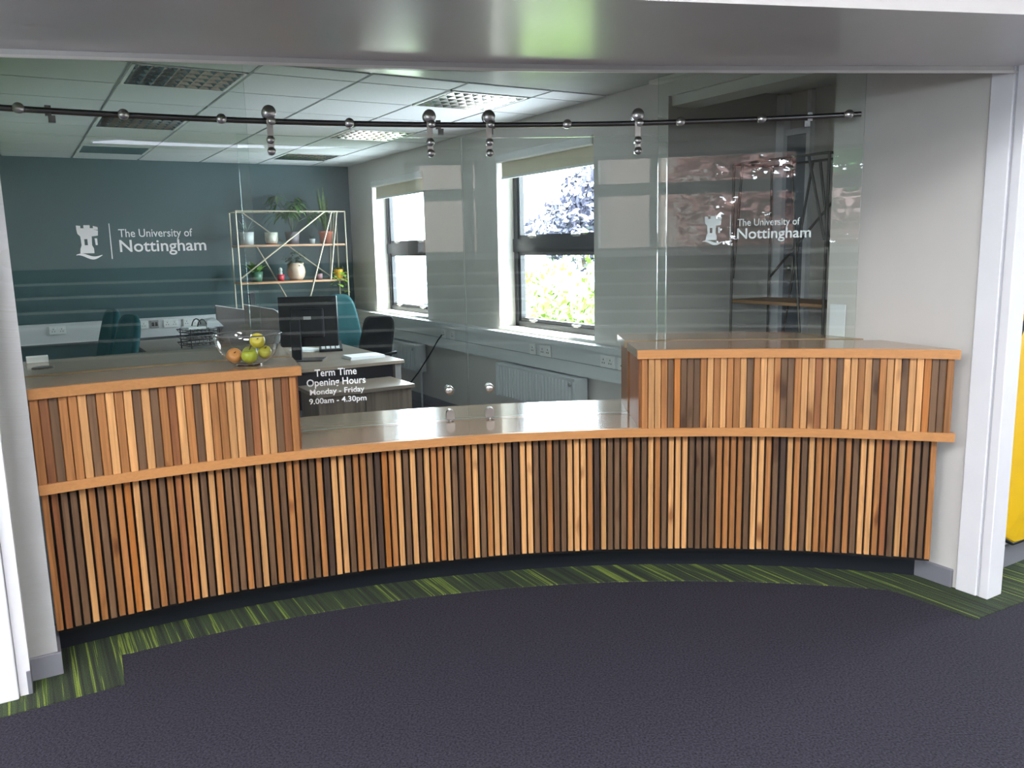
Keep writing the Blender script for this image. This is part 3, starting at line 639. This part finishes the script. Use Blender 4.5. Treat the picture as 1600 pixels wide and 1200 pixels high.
# ------------------------------------------------------------------ fruit bowl
bc = PO(4.30, -23.62, 1.118)
bowl = thing('glass_bowl', 'clear glass bowl of fruit on the raised counter', 'bowl', bc)
prof = [(.0, .004), (.05, .004), (.075, .014), (.103, .038), (.125, .07), (.138, .105), (.143, .135)]
MB().lathe(prof, 40).build('bowl_wall', bowl_glass, bowl)
MB().lathe([(.143, .133), (.146, .136), (.143, .139), (.140, .136), (.143, .133)], 40).build('rim', mat('thick_glass_rim', (.10, .10, .10), .08, var=0), bowl)
MB().lathe([(0, .0), (.05, 0), (.055, .004), (.045, .007), (0, .007)], 30).build('foot', bowl_glass, bowl)
def fruit(name, dx, dy, z, r, col, label, tilt=0, pear=0):
    m = mat(name + '_skin_%d' % int(col[0] * 100), col, .35, var=.22, scale=14)
    prof = []
    for i in range(13):
        a = -math.pi / 2 + math.pi * i / 12; rr = math.cos(a) * r; zz = math.sin(a) * r * .93
        if i > 9: zz -= (i - 9) * .0035
        prof.append((max(rr, .0005), zz))
    t = thing(name, label, 'fruit', bc + Vector((dx, dy, z)), 0, 'fruit in the glass bowl'); t.rotation_euler = (tilt, tilt * .5, 0)
    MB().lathe(prof, 20).build('flesh', m, t)
    MB().tube([(0, 0, r * .78), (.003, 0, r * .95), (.006, .002, r * 1.1)], .0022, 6).build('stalk', mat('stalk_brown', (.09, .05, .02), .8), t)
fruit('apple', -.052, -.030, .046, .034, (.58, .25, .07), 'orange-red apple lying in the glass bowl', .9)
fruit('apple', .019, -.048, .046, .035, (.36, .42, .035), 'bright green apple at the front of the glass bowl', .2)
fruit('apple', .068, .012, .054, .030, (.42, .40, .05), 'pale yellow-green apple underneath the yellow one in the bowl', .6)
fruit('apple', .045, -.008, .107, .033, (.55, .46, .04), 'yellow apple lying on top of the fruit in the bowl', 1.1)
fruit('apple', -.004, .032, .047, .033, (.42, .45, .08), 'light green apple at the back of the glass bowl', .3)

# ------------------------------------------------------------------ office furniture
def local(t): return t
def desk(name, g0, g1, w0, w1, z, label, panel=True):
    t = thing(name, label, 'desk', O((g0 + g1) / 2, (w0 + w1) / 2, .003), ANG); x, y = (g1 - g0) / 2, (w1 - w0) / 2
    MB().bbox(-x, x, -y, y, z - .028, z - .003, .003).build('desktop', desk_wood, t)
    for sx in (-1, 1):
        for sy in (-1, 1):
            MB().box(sx * (x - .05) - .025, sx * (x - .05) + .025, sy * (y - .05) - .025, sy * (y - .05) + .025, 0, z - .028).build('leg', greyp, t)
    MB().box(-x + .06, x - .06, -y + .1, -y + .12, z - .33, z - .03).build('modesty_panel', black, t)
    return t
desk('office_desk', 1.35, 2.62, 6.02, 7.95, .73, 'grey oak office desk with phone and paper pile by the windows')
desk('office_desk', .98, 2.0, 8.02, 9.25, .73, 'grey oak office desk with letter trays below the green wall')
t = thing('low_cabinet', 'low grey oak cabinet standing in front of the window-side desk', 'cabinet', O(2.13, 5.83, .003), ANG)
MB().box(-.36, .36, -.21, .21, .05, .572).build('body', ped_wood, t); MB().bbox(-.38, .38, -.235, .235, .572, .60, .003).build('top', desk_wood, t)
MB().box(-.34, .34, -.19, .19, 0, .05).build('plinth', black, t); MB().box(-.01, -.006, -.213, -.209, .06, .56).build('door_gap', black, t)
t = thing('computer_tower', 'black desktop computer under the window-side desk', 'computer', O(2.50, 6.36, .003), ANG)
MB().bbox(-.09, .09, -.2, .2, .31, .70, .006).build('case', black, t); MB().box(-.07, .07, -.205, -.198, .55, .66).build('drive_bay', mesh_m, t); MB().box(-.1, .1, -.21, .21, 0, .31).build('stand', black, t)

t = thing('computer_monitor', 'large black monitor seen from behind on the window-side desk', 'monitor', O(2.02, 6.56, .7302), R_(4))
MB().bbox(-.235, .235, .0, .045, .105, .515, .008).bbox(-.13, .13, -.035, .002, .18, .42, .015).build('housing', black, t)
MB().box(-.03, .03, -.038, -.02, .33, .355).build('badge', mat('grey_badge', (.35, .35, .35), .4), t)
MB().bbox(-.135, -.055, -.07, -.03, .006, .33, .006).build('stand_post', black, t); MB().bbox(-.16, .12, -.14, .08, 0, .008, .003).build('stand_base', black, t)
t = thing('computer_monitor', 'slim black monitor in front of the plant rack', 'monitor', O(2.14, 8.80, .7302), R_(102))
MB().bbox(-.26, .26, .0, .03, .12, .47, .006).build('housing', black, t); MB().box(-.03, .03, -.03, .0, 0, .3).build('stand_post', black, t); MB().bbox(-.1, .1, -.1, .08, 0, .008, .003).build('stand_base', black, t)
desk('office_desk', 2.05, 3.0, 8.25, 9.1, .73, 'office desk against the plant rack with teal chair')
t = thing('desk_phone', 'black office phone with pale keys on the window-side desk', 'phone', O(2.36, 7.05, .7302), ANG - .3)
MB().add([(-.1, -.1, 0), (.1, -.1, 0), (.1, .1, 0), (-.1, .1, 0), (-.1, -.1, .02), (.1, -.1, .02), (.1, .1, .075), (-.1, .1, .075)], [(3, 2, 1, 0), (4, 5, 6, 7), (0, 1, 5, 4), (1, 2, 6, 5), (2, 3, 7, 6), (3, 0, 4, 7)]).build('body', black, t)
for i in range(5):
    for j in range(4):
        y0 = -.085 + i * .034; zz = .021 + (y0 + .1) / .2 * .055
        MB().add([(-.08 + j * .042, y0, zz), (-.05 + j * .042, y0, zz), (-.05 + j * .042, y0 + .024, zz + .0066), (-.08 + j * .042, y0 + .024, zz + .0066), (-.08 + j * .042, y0, zz + .006), (-.05 + j * .042, y0, zz + .006), (-.05 + j * .042, y0 + .024, zz + .0126), (-.08 + j * .042, y0 + .024, zz + .0126)], [(4, 5, 6, 7), (0, 1, 5, 4), (1, 2, 6, 5), (2, 3, 7, 6), (3, 0, 4, 7)]).build('key', paper, t)
t = thing('paper_pile', 'pile of white paper near the desk edge by the radiator', 'paper', O(2.41, 6.38, .7302), ANG)
for k in range(4): MB().box(-.15 + .003 * k, .15 - .002 * k, -.105, .105 - .002 * k, k * .006, k * .006 + .0055).build('sheet_stack', paper, t)
tag(MB().box(-.1, .1, -.14, .14, 0, .002).box(-.06, .13, -.05, .2, .002, .004).build('loose_sheet', paper, None, O(2.20, 7.2, .7302), ANG + .4), 'loose white sheets lying beside the black phone', 'paper')
t = thing('computer_mouse', 'black computer mouse on the far end of the window-side desk', 'mouse', O(2.52, 7.55, .7302), ANG)
MB().lathe([(.032, 0), (.034, .01), (.026, .026), (.012, .034), (0, .036)], 14, 0, Matrix.Diagonal((1, 1.6, 1, 1))).build('shell', black, t); MB().box(-.003, .003, .02, .04, .028, .034).build('wheel', greyp, t)
t = thing('stapler', 'small black stapler behind the black phone', 'stapler', O(2.43, 7.42, .7302), ANG + .6)
MB().bbox(-.02, .02, -.08, .08, 0, .012, .003).build('base', black, t); MB().bbox(-.018, .018, -.07, .075, .02, .045, .006).box(-.015, .015, .05, .075, .01, .022).build('arm', black, t)

def tray_stack():
    t = thing('letter_tray', 'black wire letter tray stack with papers on the desk', 'letter tray', O(1.46, 8.12, .7302), ANG + .25)
    for k in range(3):
        z = .03 + k * .06; m = MB()
        m.tube([(-.17, -.12, z + .03), (.17, -.12, z + .03), (.17, .12, z + .03), (-.17, .12, z + .03), (-.17, -.12, z + .03)], .005, 6)
        m.tube([(-.15, -.11, z), (.15, -.11, z), (.15, .11, z), (-.15, .11, z), (-.15, -.11, z)], .004, 6)
        for i in range(9): x = -.15 + .3 * i / 8; m.tube([(x * 1.13, -.12, z + .03), (x, -.11, z), (x, .11, z), (x * 1.13, .12, z + .03)], .0025, 5)
        m.build('tray', black, t)
    m = MB()
    for sx in (-.14, .14):
        for sy in (-.11, .11): m.tube([(sx, sy, 0), (sx, sy, .19)], .005, 6)
    for y in (-.06, .06): m.tube([(.0 + .05 * math.cos(a), y, .17 + .10 * math.sin(a)) for a in np.linspace(0, math.pi, 9)], .006, 6)
    m.build('frame', black, t)
    MB().bbox(-.15, .02, -.10, .08, .185, .205, .004).build('white_folder', paper, t)
    MB().add([(.03, -.09, .19), (.2, -.08, .19), (.2, .1, .19), (.03, .1, .19), (.05, -.06, .25), (.17, -.05, .235), (.18, .08, .27), (.06, .08, .26)], [(4, 5, 6, 7), (0, 1, 5, 4), (1, 2, 6, 5), (2, 3, 7, 6), (3, 0, 4, 7)]).build('plastic_wallet', mat('grey_wallet', (.42, .45, .46), .3), t)
tray_stack()
for g, w, rz, l in ((1.80, 8.24, ANG + .25, 'grey desk divider screen next to the letter trays'), (2.04, 8.10, ANG - .15, 'grey desk divider screen next to the big monitor')):
    t = thing('desk_divider', l, 'divider', O(g, w, .7302), rz - .2, 'grey desk dividers')
    pl = [(-.16, 0), (.17, 0), (.17, .24)] + [(.17 - .09 + .09 * math.cos(a), .24 + .09 * math.sin(a)) for a in np.linspace(.2, math.pi / 2, 6)] + [(-.16, .38)]
    m = MB().prism(pl, -.011, .011); m.v = [(x, z, y) for (x, y, z) in m.v]; m.f = [f[::-1] for f in m.f]; m.build('screen', greyp, t)
    MB().tube([(x, 0, y) for x, y in pl[1:]], .006, 6).build('edge_trim', plasticw, t)

def office_chair(label, loc, rz, fabric, tall=.62, wide=.44, mesh=False):
    t = thing('office_chair', label, 'chair', loc, rz)
    hw = wide / 2; V = []; Fs = []; nu, nv = 12, 10
    pl = []
    for a in np.linspace(-math.pi / 2, 1.5 * math.pi, 36, endpoint=False):
        e = .5 if not mesh else .28
        x = hw * math.copysign(abs(math.cos(a)) ** e, math.cos(a)); z = tall / 2 * math.copysign(abs(math.sin(a)) ** (e + .1), math.sin(a))
        pl.append((x * (1 - .12 * (z / tall + .5)), z))
    def bend(x, z, y): return (x, y + .10 * ((x / hw) ** 2) * -.5 + .05 * math.sin((z / tall) * 3), z + .50 + tall / 2)
    th = .028 if mesh else .07
    rings = [(.86, -th / 2 * .9), (1.0, -th * .25), (1.0, th * .25), (.86, th / 2)]
    for s_, y in rings: V += [bend(x * s_, z * s_, y) for x, z in pl]
    n = len(pl)
    for i in range(3):
        for k in range(n): Fs.append((i * n + k, i * n + (k + 1) % n, (i + 1) * n + (k + 1) % n, (i + 1) * n + k))
    for base, yv, fl in ((0, -th / 2, 1), (3 * n, th / 2, 0)):
        c = len(V); V.append(bend(0, 0, yv)); 
        for k in range(n): f = (c, base + k, base + (k + 1) % n); Fs.append(f if fl == 0 else f[::-1])
    MB().add(V, Fs, 0, True).build('backrest', fabric, t)
    MB().bbox(-.24, .24, -.50, -.03, .42, .50, .03).build('seat', fabric, t)
    MB().bbox(-.03, .03, .02, .05, .40, .72, .008).bbox(-.03, .03, -.25, .05, .39, .42, .006).build('back_bracket', black, t)
    MB().tube([(0, -.25, .08), (0, -.25, .42)], .028, 10).build('gas_stem', black, t)
    for k in range(5):
        a = 2 * math.pi * k / 5
        lg = MB().tube([(0, -.25, .10), (.29 * math.cos(a), -.25 + .29 * math.sin(a), .065)], [.026, .016], 8).build('base_leg', black, t)
        MB().lathe([(0, -.012), (.026, -.012), (.028, 0), (.026, .012), (0, .012)], 12, 0, Matrix.Translation((.29 * math.cos(a), -.25 + .29 * math.sin(a), .028)) @ Matrix.Rotation(math.pi / 2, 4, 'X')).build('caster', black, lg)
    for s_ in (-1, 1): MB().tube([(s_ * .25, -.2, .44), (s_ * .28, -.2, .64), (s_ * .28, -.34, .66), (s_ * .28, -.1, .66)], .014, 8).build('armrest', black, t)
    return t
c1 = px_z(183, 553, .72); 
office_chair('teal fabric office chair, back side-on, against the green wall side', O(.72, 8.35, .003), ANG - R_(80), teal, .62, .44)
office_chair('teal fabric office chair right beside the desk with letter trays', O(.80, 7.72, .003), ANG - R_(74), teal, .60, .44)
office_chair('teal fabric office chair with rounded back behind the big monitor', O(2.86, 8.16, .003), ANG + R_(15), teal, .66, .40)
office_chair('black mesh-backed office chair in front of the short radiator', O(2.93, 7.32, .003), ANG - R_(62), mesh_m, .48, .42, True)
t = thing('plastic_tray', 'small pale plastic tray on the raised worktop by the wall', 'tray', O(.055, 4.42, 1.1172), ANG)
MB().bbox(-.04, .05, -.03, .03, 0, .006, .002).build('base', plasticw, t)
MB().bbox(-.04, .05, -.03, -.025, .005, .028, .002).bbox(-.04, .05, .025, .03, .005, .028, .002).bbox(.045, .05, -.03, .03, .005, .028, .002).bbox(-.04, -.035, -.03, .03, .005, .028, .002).build('rim', plasticw, t)
tag(MB().box(-.003, .003, -.045, .045, 0, .16).build('notice_card', paper, None, O(3.555, 2.70, 1.119), ANG), 'white notice card propped against the wall behind the glass', 'card')

# ------------------------------------------------------------------ plant racks
def rack(label, loc, rz, Wd, Dp, Ht, shelves, metal, diags):
    t = thing('plant_rack', label, 'shelf rack', loc, rz); x, y = Wd / 2, Dp / 2; r = .0085
    for sx in (-1, 1):
        for sy in (-1, 1): MB().tube([(sx * x, sy * y, 0), (sx * x, sy * y, Ht)], r, 6).build('upright', metal, t)
        MB().tube([(sx * x, -y, Ht), (sx * x, y, Ht)], r, 6).build('top_rail', metal, t)
    for sy in (-1, 1): MB().tube([(-x, sy * y, Ht), (x, sy * y, Ht)], r, 6).build('top_rail', metal, t)
    for (a, za, b, zb, sy) in diags: MB().tube([(a * x, sy * y, za), (b * x, sy * y, zb)], r, 6).build('diagonal_rod', metal, t)
    for z in shelves: MB().bbox(-x + .004, x - .004, -y + .004, y - .004, z - .022, z, .003).build('shelf', shelf_wood, t)
    return t
RW = 9.36
rack('champagne metal plant rack with wooden shelves beside the green wall', O(2.73, RW, .003), ANG, 1.22, .30, 2.047, (1.685, 1.28, .86, .42), gold,
     [(.62, 2.047, -.98, 1.33, -1), (.75, 2.047, .24, 1.08, -1), (.85, 2.047, .66, 1.28, -1), (.9, 2.047, .82, 1.28, 1), (-.78, 2.047, .9, 1.27, 1), (-.55, 1.67, .13, .86, 1), (.96, 2.047, .9, 1.68, 1), (.24, 1.08, -.6, .4, -1)])
rack('champagne metal rack in a shade-darkened colour with one wooden shelf inside the alcove', O(4.30, 3.60, .003), ANG + math.pi / 2, .74, .36, 2.1, (1.22,), gold_shaded,
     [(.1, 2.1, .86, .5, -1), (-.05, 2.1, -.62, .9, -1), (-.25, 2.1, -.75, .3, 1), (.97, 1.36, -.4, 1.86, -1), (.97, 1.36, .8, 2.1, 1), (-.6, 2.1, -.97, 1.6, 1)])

def leafblade(mb, base, dirv, length, width, droop=.3, m=0, segs=3):
    d = Vector(dirv).normalized(); side = d.cross(Vector((0, 0, 1)))
    if side.length < .05: side = Vector((1, 0, 0))
    side.normalize(); vs = []; p = Vector(base)
    for i in range(segs + 1):
        t = i / segs; wd_ = width * math.sin(math.pi * min(.98, max(.06, t * .9 + .08)))
        vs += [p - side * wd_ / 2, p + side * wd_ / 2]; d = (d + Vector((0, 0, -droop / segs))).normalized(); p = p + d * length / segs
    mb.add(vs, [(2 * i, 2 * i + 1, 2 * i + 3, 2 * i + 2) for i in range(segs)], m, True)
def pot(t, r0, r1, h, m, rim=True, soil=True):
    prof = [(0, 0), (r0, 0), (r1, h), (r1 - .006, h), (r1 - .01, h - .012)]
    if rim: prof = [(0, 0), (r0, 0), (r1 * .96, h * .78), (r1 * 1.04, h * .8), (r1 * 1.04, h), (r1 * .94, h), (r1 * .9, h - .012)]
    MB().lathe(prof, 18).build('pot', m, t)
    if soil: MB().lathe([(r1 * .9, h - .012), (0, h - .008)], 14).build('soil', mat('soil', (.03, .02, .012), .95), t)
def plant(label, px, py, z, kind, r0, r1, h, pm, w=RW, rim=False):
    g = px_w(px, py, w)[0]; t = thing('potted_plant', label, 'plant', O(g, w, z), ANG, 'potted plants on the rack'); pot(t, r0, r1, h, pm, rim)
    q = random.Random(int(px)); mb = MB(); st = MB()
    if kind == 'spiky':
        for k in range(16):
            a = q.uniform(0, 6.28); e = q.uniform(.5, 1.4); leafblade(mb, (0, 0, h - .01), (math.cos(a) * math.cos(e), math.sin(a) * math.cos(e), math.sin(e)), q.uniform(.12, .24), .012, .6)
    elif kind == 'palm':
        for k in range(14):
            a = q.uniform(0, 6.28); lean = q.uniform(.05, .30); hh = q.uniform(.16, .42); top = Vector((math.cos(a) * lean, math.sin(a) * lean * .35, h + hh))
            st.tube([(0, 0, h - .01), (top.x * .3, top.y * .3, h + hh * .6), top], .004, 5)
            for j in range(9):
                b = a + q.uniform(-1.6, 1.6); leafblade(mb, top, (math.cos(b), math.sin(b) * .6, q.uniform(-.3, .7)), q.uniform(.11, .2), .032, 1.1)
        for sx in (-1, 1):
            for j in range(5): leafblade(mb, (sx * .2, 0, h + .22 - .02 * j), (sx, q.uniform(-.3, .3), .35 - .2 * j), .17, .03, 1.2)
    elif kind == 'snake':
        for k in range(9):
            a = q.uniform(0, 6.28); leafblade(mb, (math.cos(a) * .02, math.sin(a) * .02, h - .01), (math.cos(a) * .16, math.sin(a) * .1, 1), q.uniform(.26, .55), .036, 0, segs=4)
    elif kind == 'bush':
        for k in range(90):
            a = q.uniform(0, 6.28); e = q.uniform(-.1, 1.5); r = q.uniform(.03, .12); b = Vector((math.cos(a) * math.cos(e) * r, math.sin(a) * math.cos(e) * r * .8, h + .01 + math.sin(e) * r))
            leafblade(mb, b, (math.cos(a), math.sin(a), q.uniform(-.4, .8)), .05, .022, .6, segs=2)
    elif kind == 'trail':
        for k in range(9):
            a = q.uniform(-3.1, .2); L_ = q.uniform(.05, .30); x, y = math.cos(a) * (r1 + .02), -abs(math.sin(a)) * (r1 + .02)
            pts = [(0, 0, h), (x * .8, y * .8, h + .04), (x, y, h - .03), (x * 1.25, y * 1.1, h - .06 - L_)]; st.tube(pts, .002, 4)
            for j in range(5): p = Vector(pts[2]).lerp(Vector(pts[3]), j / 4); leafblade(mb, p, (q.uniform(-1, 1), q.uniform(-1, 0), q.uniform(-.3, .5)), .055, .045, .6, segs=2)
        for k in range(8): a = q.uniform(0, 6.28); leafblade(mb, (0, 0, h), (math.cos(a), math.sin(a), 1), .09, .05, .8, segs=2)
    elif kind == 'cactus':
        mb.lathe([(.02, h - .01), (.022, h + .02), (.016, h + .035), (.022, h + .045), (.02, h + .07), (0, h + .082)], 12)
    elif kind == 'sprig':
        for k in range(5): a = q.uniform(0, 6.28); leafblade(mb, (0, 0, h - .01), (math.cos(a) * .5, math.sin(a) * .5, 1), q.uniform(.04, .09), .012, .3, segs=2)
    elif kind == 'broad':
        for k in range(22): a = q.uniform(0, 6.28); leafblade(mb, (math.cos(a) * .03, math.sin(a) * .03, h), (math.cos(a), math.sin(a), q.uniform(.5, 2.2)), q.uniform(.10, .19), .055, .9)
    lm = {'snake': mat('snake_leaf', (.10, .16, .06), .4, var=.5, scale=40), 'palm': leaf_m, 'bush': leaf_d, 'trail': leaf_y, 'broadleaf': leaf_y, 'cactus': mat('white_cactus', (.55, .58, .52), .8, var=.2), 'broad': mat('broad_leaf', (.11, .24, .05), .5, var=.3, scale=20), 'spiky': mat('grey_leaf', (.12, .17, .14), .5)}.get(kind, leaf_d)
    mb.build('foliage', lm, t)
    if st.v: st.build('stems', leaf_d, t)
Zt, Zl = 1.688, 1.283
plant('spiky grey-green plant in a pale pot at the rack upright', 386, 372, Zt, 'spiky', .065, .075, .14, mat('pale_grey_glaze', (.50, .52, .52), .5))
plant('tall palm-like plant with drooping leaves in a dark grey pot', 457, 372, Zt, 'palm', .065, .08, .14, mat('grey_pot', (.13, .11, .12), .6))
plant('tiny succulent in a small white pot on the upper shelf', 488, 376, Zt, 'sprig', .025, .034, .06, mat('white_glaze', (.55, .6, .6), .4))
plant('tall upright snake plant in a terracotta pot', 509, 370, Zt, 'snake', .06, .078, .145, terracotta, rim=True)
t = thing('plant_pot', 'white patterned pot without foliage on the upper shelf', 'pot', O(px_w(424, 372, RW)[0], RW, Zt), ANG)
MB().lathe([(0, .0), (.055, 0), (.07, .05), (.072, .135), (.066, .135), (.062, .11)], 20).build('pot', mat('speckled_white_glaze', (.52, .52, .44), .4, var=.35, scale=22), t); MB().lathe([(.064, .11), (0, .115)], 14).build('soil', mat('soil', (.03, .02, .012), .95), t)
MB().lathe([(0, 0), (.06, 0), (.06, .025), (0, .025)], 16, 0, Matrix.Translation((0, 0, .0))).build('saucer', terracotta, t)
plant('broad-leaved plant in a green pot at the lower shelf end', 401, 432, Zl, 'broad', .055, .07, .11, mat('green_glaze', (.05, .13, .08), .4))
plant('small white cactus in a bright red pot', 439, 434, Zl, 'cactus', .034, .042, .07, mat('red_glaze', (.45, .03, .05), .35))
t = thing('potted_plant', 'dark bushy plant in a large round cream pot', 'plant', O(px_w(463, 425, RW)[0], RW, Zl), ANG, 'potted plants on the rack')
MB().lathe([(0, 0), (.06, 0), (.09, .04), (.103, .09), (.098, .135), (.085, .17), (.093, .195), (.085, .195), (.08, .18)], 24).build('pot', cream, t)
MB().lathe([(.085, .18), (0, .185)], 14).build('soil', mat('soil', (.03, .02, .012), .95), t)
mb = MB(); q = random.Random(3)
for k in range(110):
    a = q.uniform(0, 6.28); e = q.uniform(0, 1.5); r = q.uniform(.05, .16)
    leafblade(mb, (math.cos(a) * math.cos(e) * r, math.sin(a) * math.cos(e) * r, .185 + math.sin(e) * r), (math.cos(a), math.sin(a), q.uniform(-.4, .9)), .055, .024, .7, segs=2)
mb.build('foliage', leaf_d, t)
plant('little sprig in a small pink pot on the lower shelf', 499, 431, Zl, 'sprig', .032, .038, .065, mat('pink_glaze', (.45, .26, .30), .5))
plant('trailing lime-green plant in a yellow pot beside the upright', 529, 428, Zl, 'trail', .045, .055, .11, mat('yellow_glaze', (.72, .38, .02), .4), w=9.28)
plant('leafy green plant in a shallow blue dish behind the teal chair', 512, 460, .90, 'trail', .075, .085, .13, mat('blue_glaze', (.06, .22, .28), .4), w=9.3)
plant('small leafy desk plant between the two black monitors', 444, 492, .7302, 'broad', .03, .04, .14, black, w=8.40)

# ------------------------------------------------------------------ corridor: yellow cover and sign
t = thing('evacuation_chair_cover', 'yellow vinyl cover with black piping hanging on the corridor wall', 'chair cover', O(4.03, 2.02, .16), ANG)
out = [(-.20, .05), (-.10, .0), (.2, -.01), (.24, .2), (.24, .95), (.14, 1.13), (-.10, 1.12), (-.20, .96)]
V = []; sc_ = [(1.0, .012), (1.0, -.055), (.95, -.068), (.3, -.085)]
for s_, y in sc_: V += [((x - .02) * s_ + .02, y, (z - .55) * (s_ * .4 + .6 if s_ < 1 else 1) + .55) for x, z in out]
n = len(out); Fs = [(i * n + (k + 1) % n, i * n + k, (i + 1) * n + k, (i + 1) * n + (k + 1) % n) for i in range(3) for k in range(n)] + [tuple(range(3 * n, 4 * n))[::-1]]
MB().add(V, Fs).build('cover', yellow, t)
MB().tube([(x, -.056, z) for x, z in out + out[:1]], .010, 6).build('piping', black, t)
t = thing('safety_sign', 'white instruction sign above the yellow cover', 'sign', O(4.10, 2.037, 1.34), ANG)
MB().box(-.16, .2, -.006, 0, -.02, .22).build('plate', plasticw, t)
MB().box(-.14, .05, -.0075, -.005, .12, .155).box(-.14, .0, -.0075, -.005, .08, .09).box(-.14, .02, -.0075, -.005, .05, .06).build('printed_lines', black, t)

# ------------------------------------------------------------------ outside
def crown(mb, c, rad, n, size, q, squash=(1, 1, 1)):
    for k in range(n):
        v = Vector((q.gauss(0, 1), q.gauss(0, 1), q.gauss(0, 1))).normalized() * (q.random() ** .35)
        lump = 1 + .22 * math.sin(v.x * 7 + 1) * math.cos(v.z * 6)
        p = Vector(c) + Vector((v.x * rad * squash[0], v.y * rad * squash[1], v.z * rad * squash[2])) * lump
        a = Vector((q.gauss(0, 1), q.gauss(0, 1), q.gauss(0, 1))).normalized(); b = a.orthogonal().normalized(); s_ = size * q.uniform(.6, 1.3)
        mb.add([p - a * s_, p + b * s_ * .5, p + a * s_, p - b * s_ * .5], [(0, 1, 2, 3)])
def tree(name, label, base, lumps, n, size, lm, seed, group):
    t = thing(name, label, 'tree', base, 0, group); q = random.Random(seed); mb = MB()
    for (c, r, sq) in lumps: crown(mb, c, r, n, size, q, sq)
    mb.build('crown', lm, t)['kind'] = 'stuff'
    c = lumps[0][0]; MB().tube([(0, 0, 0), (c[0] * .5, c[1] * .5, c[2] * .5), c], [.14, .1, .05], 8).build('trunk', mat('bark', (.10, .075, .055), .9, var=.3), t)
ol = lambda n, c, tr: mat(n, c, .38, var=.3, scale=3)
leaf_out = ol('sunlit_lime_leaf', (.105, .165, .025), 0); leaf_purple = ol('copper_beech_leaf', (.055, .055, .085), 0); leaf_g2 = ol('mid_green_leaf', (.08, .19, .075), 0); leaf_red = ol('copper_red_leaf', (.20, .10, .085), 0)
struct(MB().box(-60, 60, 13.2, 90, -3.6, -3.5), 'ground_garden', mat('lawn', (.08, .14, .04), .95, var=.2))
tree('garden_tree', 'sunlit lime-green tree filling the lower window pane', (1.5, 14.0, -3.5), [((-.3, 0, 3.6), 1.5, (1, 1, 1)), ((.9, .4, 3.5), 1.3, (1, 1, 1.1)), ((-1.1, .5, 3.3), 1.2, (1, 1, 1))], 2600, .085, leaf_out, 11, 'trees outside the office windows')
tree('garden_tree', 'purple-leaved copper beech in the upper window pane', (2.9, 24.0, -3.5), [((-.9, 0, 5.6), 1.3, (1.1, 1, .8)), ((.1, .3, 6.7), 1.35, (1, 1, 1)), ((1.4, .2, 5.6), 1.8, (1, 1, 1.2))], 2600, .12, leaf_purple, 12, 'trees outside the office windows')
tree('garden_tree', 'mid-green tree standing beside the copper beech', (3.2, 19.0, -3.5), [((.0, 0, 4.6), 1.15, (1, 1, 1.2)), ((.5, .1, 6.0), .8, (1, 1, 1.2))], 2200, .1, leaf_g2, 13, 'trees outside the office windows')
t = thing('far_building', 'pale flat-roofed building seen through the window by the rack', 'building', (-4.2, 34, -3.5))
wall_p = mat('pale_render', (.62, .62, .60), .8)
MB().box(-4, 3.2, 0, 6, 0, 3.2).build('walls', wall_p, t); MB().box(-4.1, 3.3, -.1, 6.1, 3.2, 3.42).build('roof_edge', mat('grey_fascia', (.2, .21, .22), .6), t)
for x in (-3, -1.2, .6, 2.2): MB().box(x, x + .9, -.03, .02, 1.6, 2.9).build('window', frame_m, t)
# beyond the lobby windows, behind the camera
struct(MB().box(-25, 25, -40, -6.4, -.2, -.1), 'ground_forecourt', mat('forecourt_paving', (.30, .29, .28), .9, var=.1))
t = thing('brick_building', 'red brick building beyond the lobby windows', 'building', (5.2, -14, -.1))
MB().box(-3.2, 4, -4, 0, 0, 6.5).build('walls', brickmat(), t); MB().box(-1.9, -1.0, -.02, .03, 1.6, 4.6).build('window', win_glass, t); MB().box(-3.3, 4.1, -4.1, .1, 6.5, 6.7).build('roof_edge', plasticw, t)
tree('garden_tree', 'red-leaved copper tree beyond the lobby windows', (1.3, -12, -.1), [((.1, 0, 2.9), 1.2, (.8, .7, 1.35)), ((-.5, .2, 2.0), .9, (1, .7, 1.1)), ((.1, .1, 4.3), .9, (.9, .7, 1))], 1700, .10, leaf_red, 21, 'trees beyond the lobby windows')
tree('garden_tree', 'green shrubby tree beyond the lobby windows', (-.6, -15, -.1), [((.5, 0, 4.6), 1.2, (1, .7, 1.2)), ((-1.0, .2, 3.6), 1.3, (1, .7, 1.1)), ((.2, 0, 2.6), 1.3, (1, .7, 1.1))], 1400, .15, leaf_g2, 22, 'trees beyond the lobby windows')
